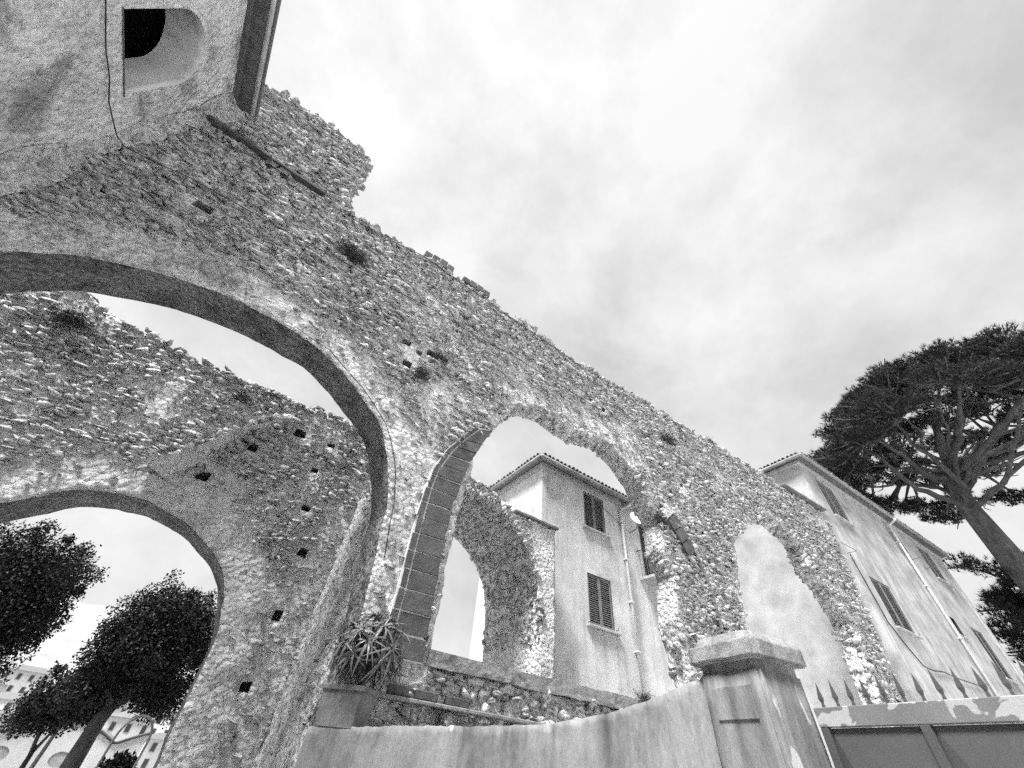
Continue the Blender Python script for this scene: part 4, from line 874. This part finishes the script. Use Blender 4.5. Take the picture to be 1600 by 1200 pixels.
# ================================================================== satellite dish
dish = empty('satellite_dish', frm(4.6, -.3, 8.9), 'white satellite dish beside the downpipe of the framed house', 'satellite dish')
dc = Vector(frm(4.36, -.5, 8.98)); dn = Vector((-.35, -.85, .35)).normalized(); qa = dn.to_track_quat('Z', 'Y').to_matrix()
V = [dc]; F = []
for i in range(1, 6):
    r_ = .32 * i / 5
    for k in range(20): q = k / 20 * 6.2832; V.append(dc + qa @ Vector((math.cos(q) * r_, math.sin(q) * r_, .5 * r_ * r_)))
for k in range(20): F.append((0, 1 + k, 1 + (k + 1) % 20))
for i in range(4):
    for k in range(20): F.append((1 + i * 20 + k, 1 + (i + 1) * 20 + k, 1 + (i + 1) * 20 + (k + 1) % 20, 1 + i * 20 + (k + 1) % 20))
o = obj('reflector', V, F, M['white'], dish, True); md = o.modifiers.new('thick', 'SOLIDIFY'); md.thickness = .012
MB().tube([frm(4.4, 0, 8.6), frm(4.4, -.35, 8.65), dc - dn * .02], .02, 6).build('mount_arm', M['metal'], dish)
MB().tube([dc + qa @ Vector((0, -.34, .05)), dc + dn * .35], .012, 5).build('feed_arm', M['metal'], dish)
MB().tube([dc + dn * .33, dc + dn * .42], .035, 8).build('receiver', M['sill'], dish)

# ================================================================== weeds on the walls
def tuft(label, p, r, n, seed, up=.6):
    rs = random.Random(seed); mb = MB(); p = Vector(p)
    p0 = p
    for k in range(n * 3):
        p = p0 + Vector((rs.gauss(0, .35), rs.gauss(0, .1), rs.gauss(0, .2))) * r
        d = Vector((rs.gauss(0, 1), rs.gauss(-.4, .8), rs.gauss(up, .6))).normalized(); l = r * rs.uniform(.2, 1.0); s_ = d.cross(Vector((rs.random(), rs.random(), rs.random()))).normalized() * r * .014
        m_ = p + d * l * .55; e = p + d * l + Vector((0, 0, -.25 * l)); mb.add([p - s_, p + s_, m_ + s_, m_ - s_, e], [(0, 1, 2, 3), (3, 2, 4)])
        for q in range(2):
            f_ = p.lerp(e, rs.uniform(.4, .9)); dd = Vector((rs.gauss(0, 1), rs.gauss(0, 1), rs.gauss(0, 1))).normalized() * r * .16; mb.add([f_, f_ + dd * .5 + s_ * 2, f_ + dd], [(0, 1, 2)])
    tag(mb.build('weed_tuft', M['weed']), label, 'weed', 'weeds growing on the old walls')
tuft('large dark weed tuft on the inner wall near its left end', (-4.5, 8.42, 6.85), .36, 110, 1, .2)
tuft('small weed tuft on the inner wall below its crest, right of the large one', (-1.45, 8.42, 6.75), .22, 60, 2, .2)
tuft('weed tuft hanging on the arcade wall below the row of small holes', (1.25, 5.42, 6.95), .26, 70, 3, 0)
tuft('weed tuft on the arcade wall right of the small holes', (1.5, 5.42, 7.65), .24, 60, 4, 0)
tuft('weed tuft on the arcade crest right of the brick remnants', (3.5, 5.55, 10.68), .28, 60, 5, 1)
tuft('weed tuft on the arcade crest above the middle arch', (4.4, 5.55, 10.62), .25, 60, 6, 1)
tuft('weed tuft on the arcade face above the third arch', (9.2, 5.3, 9.4), .32, 70, 7, .1)
tuft('weed tuft on the arcade crest near the far end', (11.9, 5.3, 10.62), .3, 60, 8, 1)
tuft('dark bushy weed on the arcade face under the raised stump', (-1.0, 5.42, 9.1), .36, 120, 9, 0)
tuft('weed bush on the broken end of the arch beside the satellite dish', (8.1, 5.4, 6.35), .3, 90, 10, 0)
tuft('weed tuft on the low parapet coping beside the garden wall', (6.6, 5.4, 2.66), .22, 50, 11, 1)

# ================================================================== garden and town beyond the inner arch
lamp = empty('garden_lamp', (-1.35, 14.7, 0), 'garden lamp with a glass lantern half hidden in the trees', 'lamp')
MB().tube([(-1.35, 14.7, -.1), (-1.35, 14.7, 1.95)], [.05, .03], 8).build('post', M['metal'], lamp)
mb = MB()
def lr(z, h): return [(-1.35 - h, 14.7 - h, z), (-1.35 + h, 14.7 - h, z), (-1.35 + h, 14.7 + h, z), (-1.35 - h, 14.7 + h, z)]
mb.add(lr(1.97, .07) + lr(2.23, .12), [(3, 2, 1, 0), (4, 5, 6, 7)] + [(i, (i + 1) % 4, 4 + (i + 1) % 4, 4 + i) for i in range(4)]); mb.build('lantern', M['glass'], lamp)
mb = MB(); mb.add(lr(2.235, .14) + [(-1.35, 14.7, 2.36)], [(0, 3, 2, 1), (0, 1, 4), (1, 2, 4), (2, 3, 4), (3, 0, 4)]); mb.build('lantern_cap', M['metal'], lamp)
ia = empty('iron_arch', (0, 12.2, 0), 'slender iron garden arch beside the jamb of the inner arch', 'arch')
for y in (12.0, 12.4):
    MB().tube([(-.25, y, 0), (-.25, y, 1.45)] + [(.02 + .27 * math.cos(a), y, 1.5 + .36 * math.sin(a)) for a in np.linspace(math.pi, 0, 12)] + [(.29, y, 0)], .016, 6).build('hoop', M['metal'], ia)
sh = empty('clipped_shrub', (.05, 12.6, 0), 'small dark shrub under the iron garden arch', 'shrub')
MB().tube([(.05, 12.6, -.1), (.05, 12.6, .9)], [.04, .02], 6).build('stem', M['bark_dark'], sh)
leaf_cloud('foliage', [((.05, 12.6, 1.1), .3, .8, 1), ((.2, 12.6, .8), .3, .8, 1)], 2500, .08, M['leaf'], sh, .3, 205)
# white scrolled garden parapet
ws = empty('white_parapet', (-1.8, 19, 0), 'white painted garden parapet with a scrolled top edge, bottom left corner', 'wall')
PFw = lambda s, d, z: np.stack(np.broadcast_arrays(np.asarray(s, float), 19 + np.asarray(d, float), np.asarray(z, float)), -1).astype(float)
sx = np.linspace(.4, -5, 60); sz = 1.35 + .38 * np.abs(np.sin((sx + .3) * 1.25)) 
wo = np.concatenate([np.array([(-5, -.5), (.4, -.5)]), np.stack([sx, sz], -1)])
ovs = [np.array([(cx + .22 * math.cos(a), .95 + .16 * math.sin(a)) for a in np.linspace(0, 6.2832, 17)[:-1]]) for cx in (-2.6, -3.9, -1.3)]
wall_mesh('wall', PFw, wo, [dict(pts=q, depth=.02, m=1) for q in ovs], lambda s: np.full(np.shape(s), .2), .2, M['white'], M['sill'], ws, .004, 111, nd=1, rj=0, smooth=False)
MB().tube([(a, 18.98, b + .01) for a, b in zip(sx, sz)], .035, 6).build('moulding', M['rust'], ws, True)
def town_house(label, x, y, w, d, h, rz, nwx, nwz, hip=True):
    z0 = float(terrain_h(x, y)) - 1; t = empty('town_house', (x, y, z0), label, 'house', 'houses of the far town')
    fr = lambda a, b, z: (x + math.cos(rz) * a - math.sin(rz) * b, y + math.sin(rz) * a + math.cos(rz) * b, z0 + z)
    MB().box(-w / 2, w / 2, 0, d, 0, h, 0, fr).build('wall', M['white'], t)
    mb = MB(); e = .5; mb.add([fr(*v) for v in [(-w / 2 - e, -e, h), (w / 2 + e, -e, h), (w / 2 + e, d + e, h), (-w / 2 - e, d + e, h), (-w / 4, d / 2, h + w * .13), (w / 4, d / 2, h + w * .13)]], [(0, 3, 2, 1), (0, 1, 5, 4), (1, 2, 5), (2, 3, 4, 5), (3, 0, 4)]); mb.build('roof', M['tile'], t)
    for i in range(nwx):
        for j in range(nwz):
            cx = -w / 2 + (i + .5) * w / nwx; cz = 1 + (j + .5) * (h - 1) / nwz
            f_ = MB().box(cx - .65, cx + .65, -.08, .02, cz - .95, cz + .95, 0, fr).build('window', M['sill'], t); mb = MB().box(cx - .5, cx + .5, -.12, -.081, cz - .8, cz + .8, 0, fr)
            q = mb.build('pane', M['pane'], None); q.parent = f_
rt = random.Random(9)
desc = ['low white house', 'wide two-storey white house', 'narrow white tower-like house', 'white house with hipped roof', 'small square white house', 'long white terrace house']
rows = [(-26, 150, 14, 9, 8), (-10, 158, 12, 8, 7), (-40, 165, 13, 9, 8), (-18, 185, 15, 9, 8), (-34, 200, 13, 9, 7), (-2, 178, 11, 9, 9), (9, 165, 10, 8, 7), (-50, 215, 16, 10, 8), (-22, 225, 14, 10, 7), (-8, 215, 13, 9, 7), (5, 210, 11, 9, 7), (-62, 240, 15, 10, 8), (-42, 250, 14, 9, 8)]
where = ['lowest row at the picture edge', 'behind the small leafy tree', 'lowest row, farther left', 'middle row under the dark left crown', 'middle row, farther left', 'between stout trunk and iron arch', 'seen inside the iron arch', 'upper row, farthest left', 'upper row above the small tree', 'upper row behind the stout trunk', 'upper row beside the arch jamb', 'top row on the left slope', 'top row below the bare hill']
for k, (x, y, w, d, h) in enumerate(rows):
    town_house('%s in far town, %s' % (desc[k % 6], where[k]), x, y, w, d, h, rt.uniform(-.3, .3), 4 if w > 12 else 3, 2)
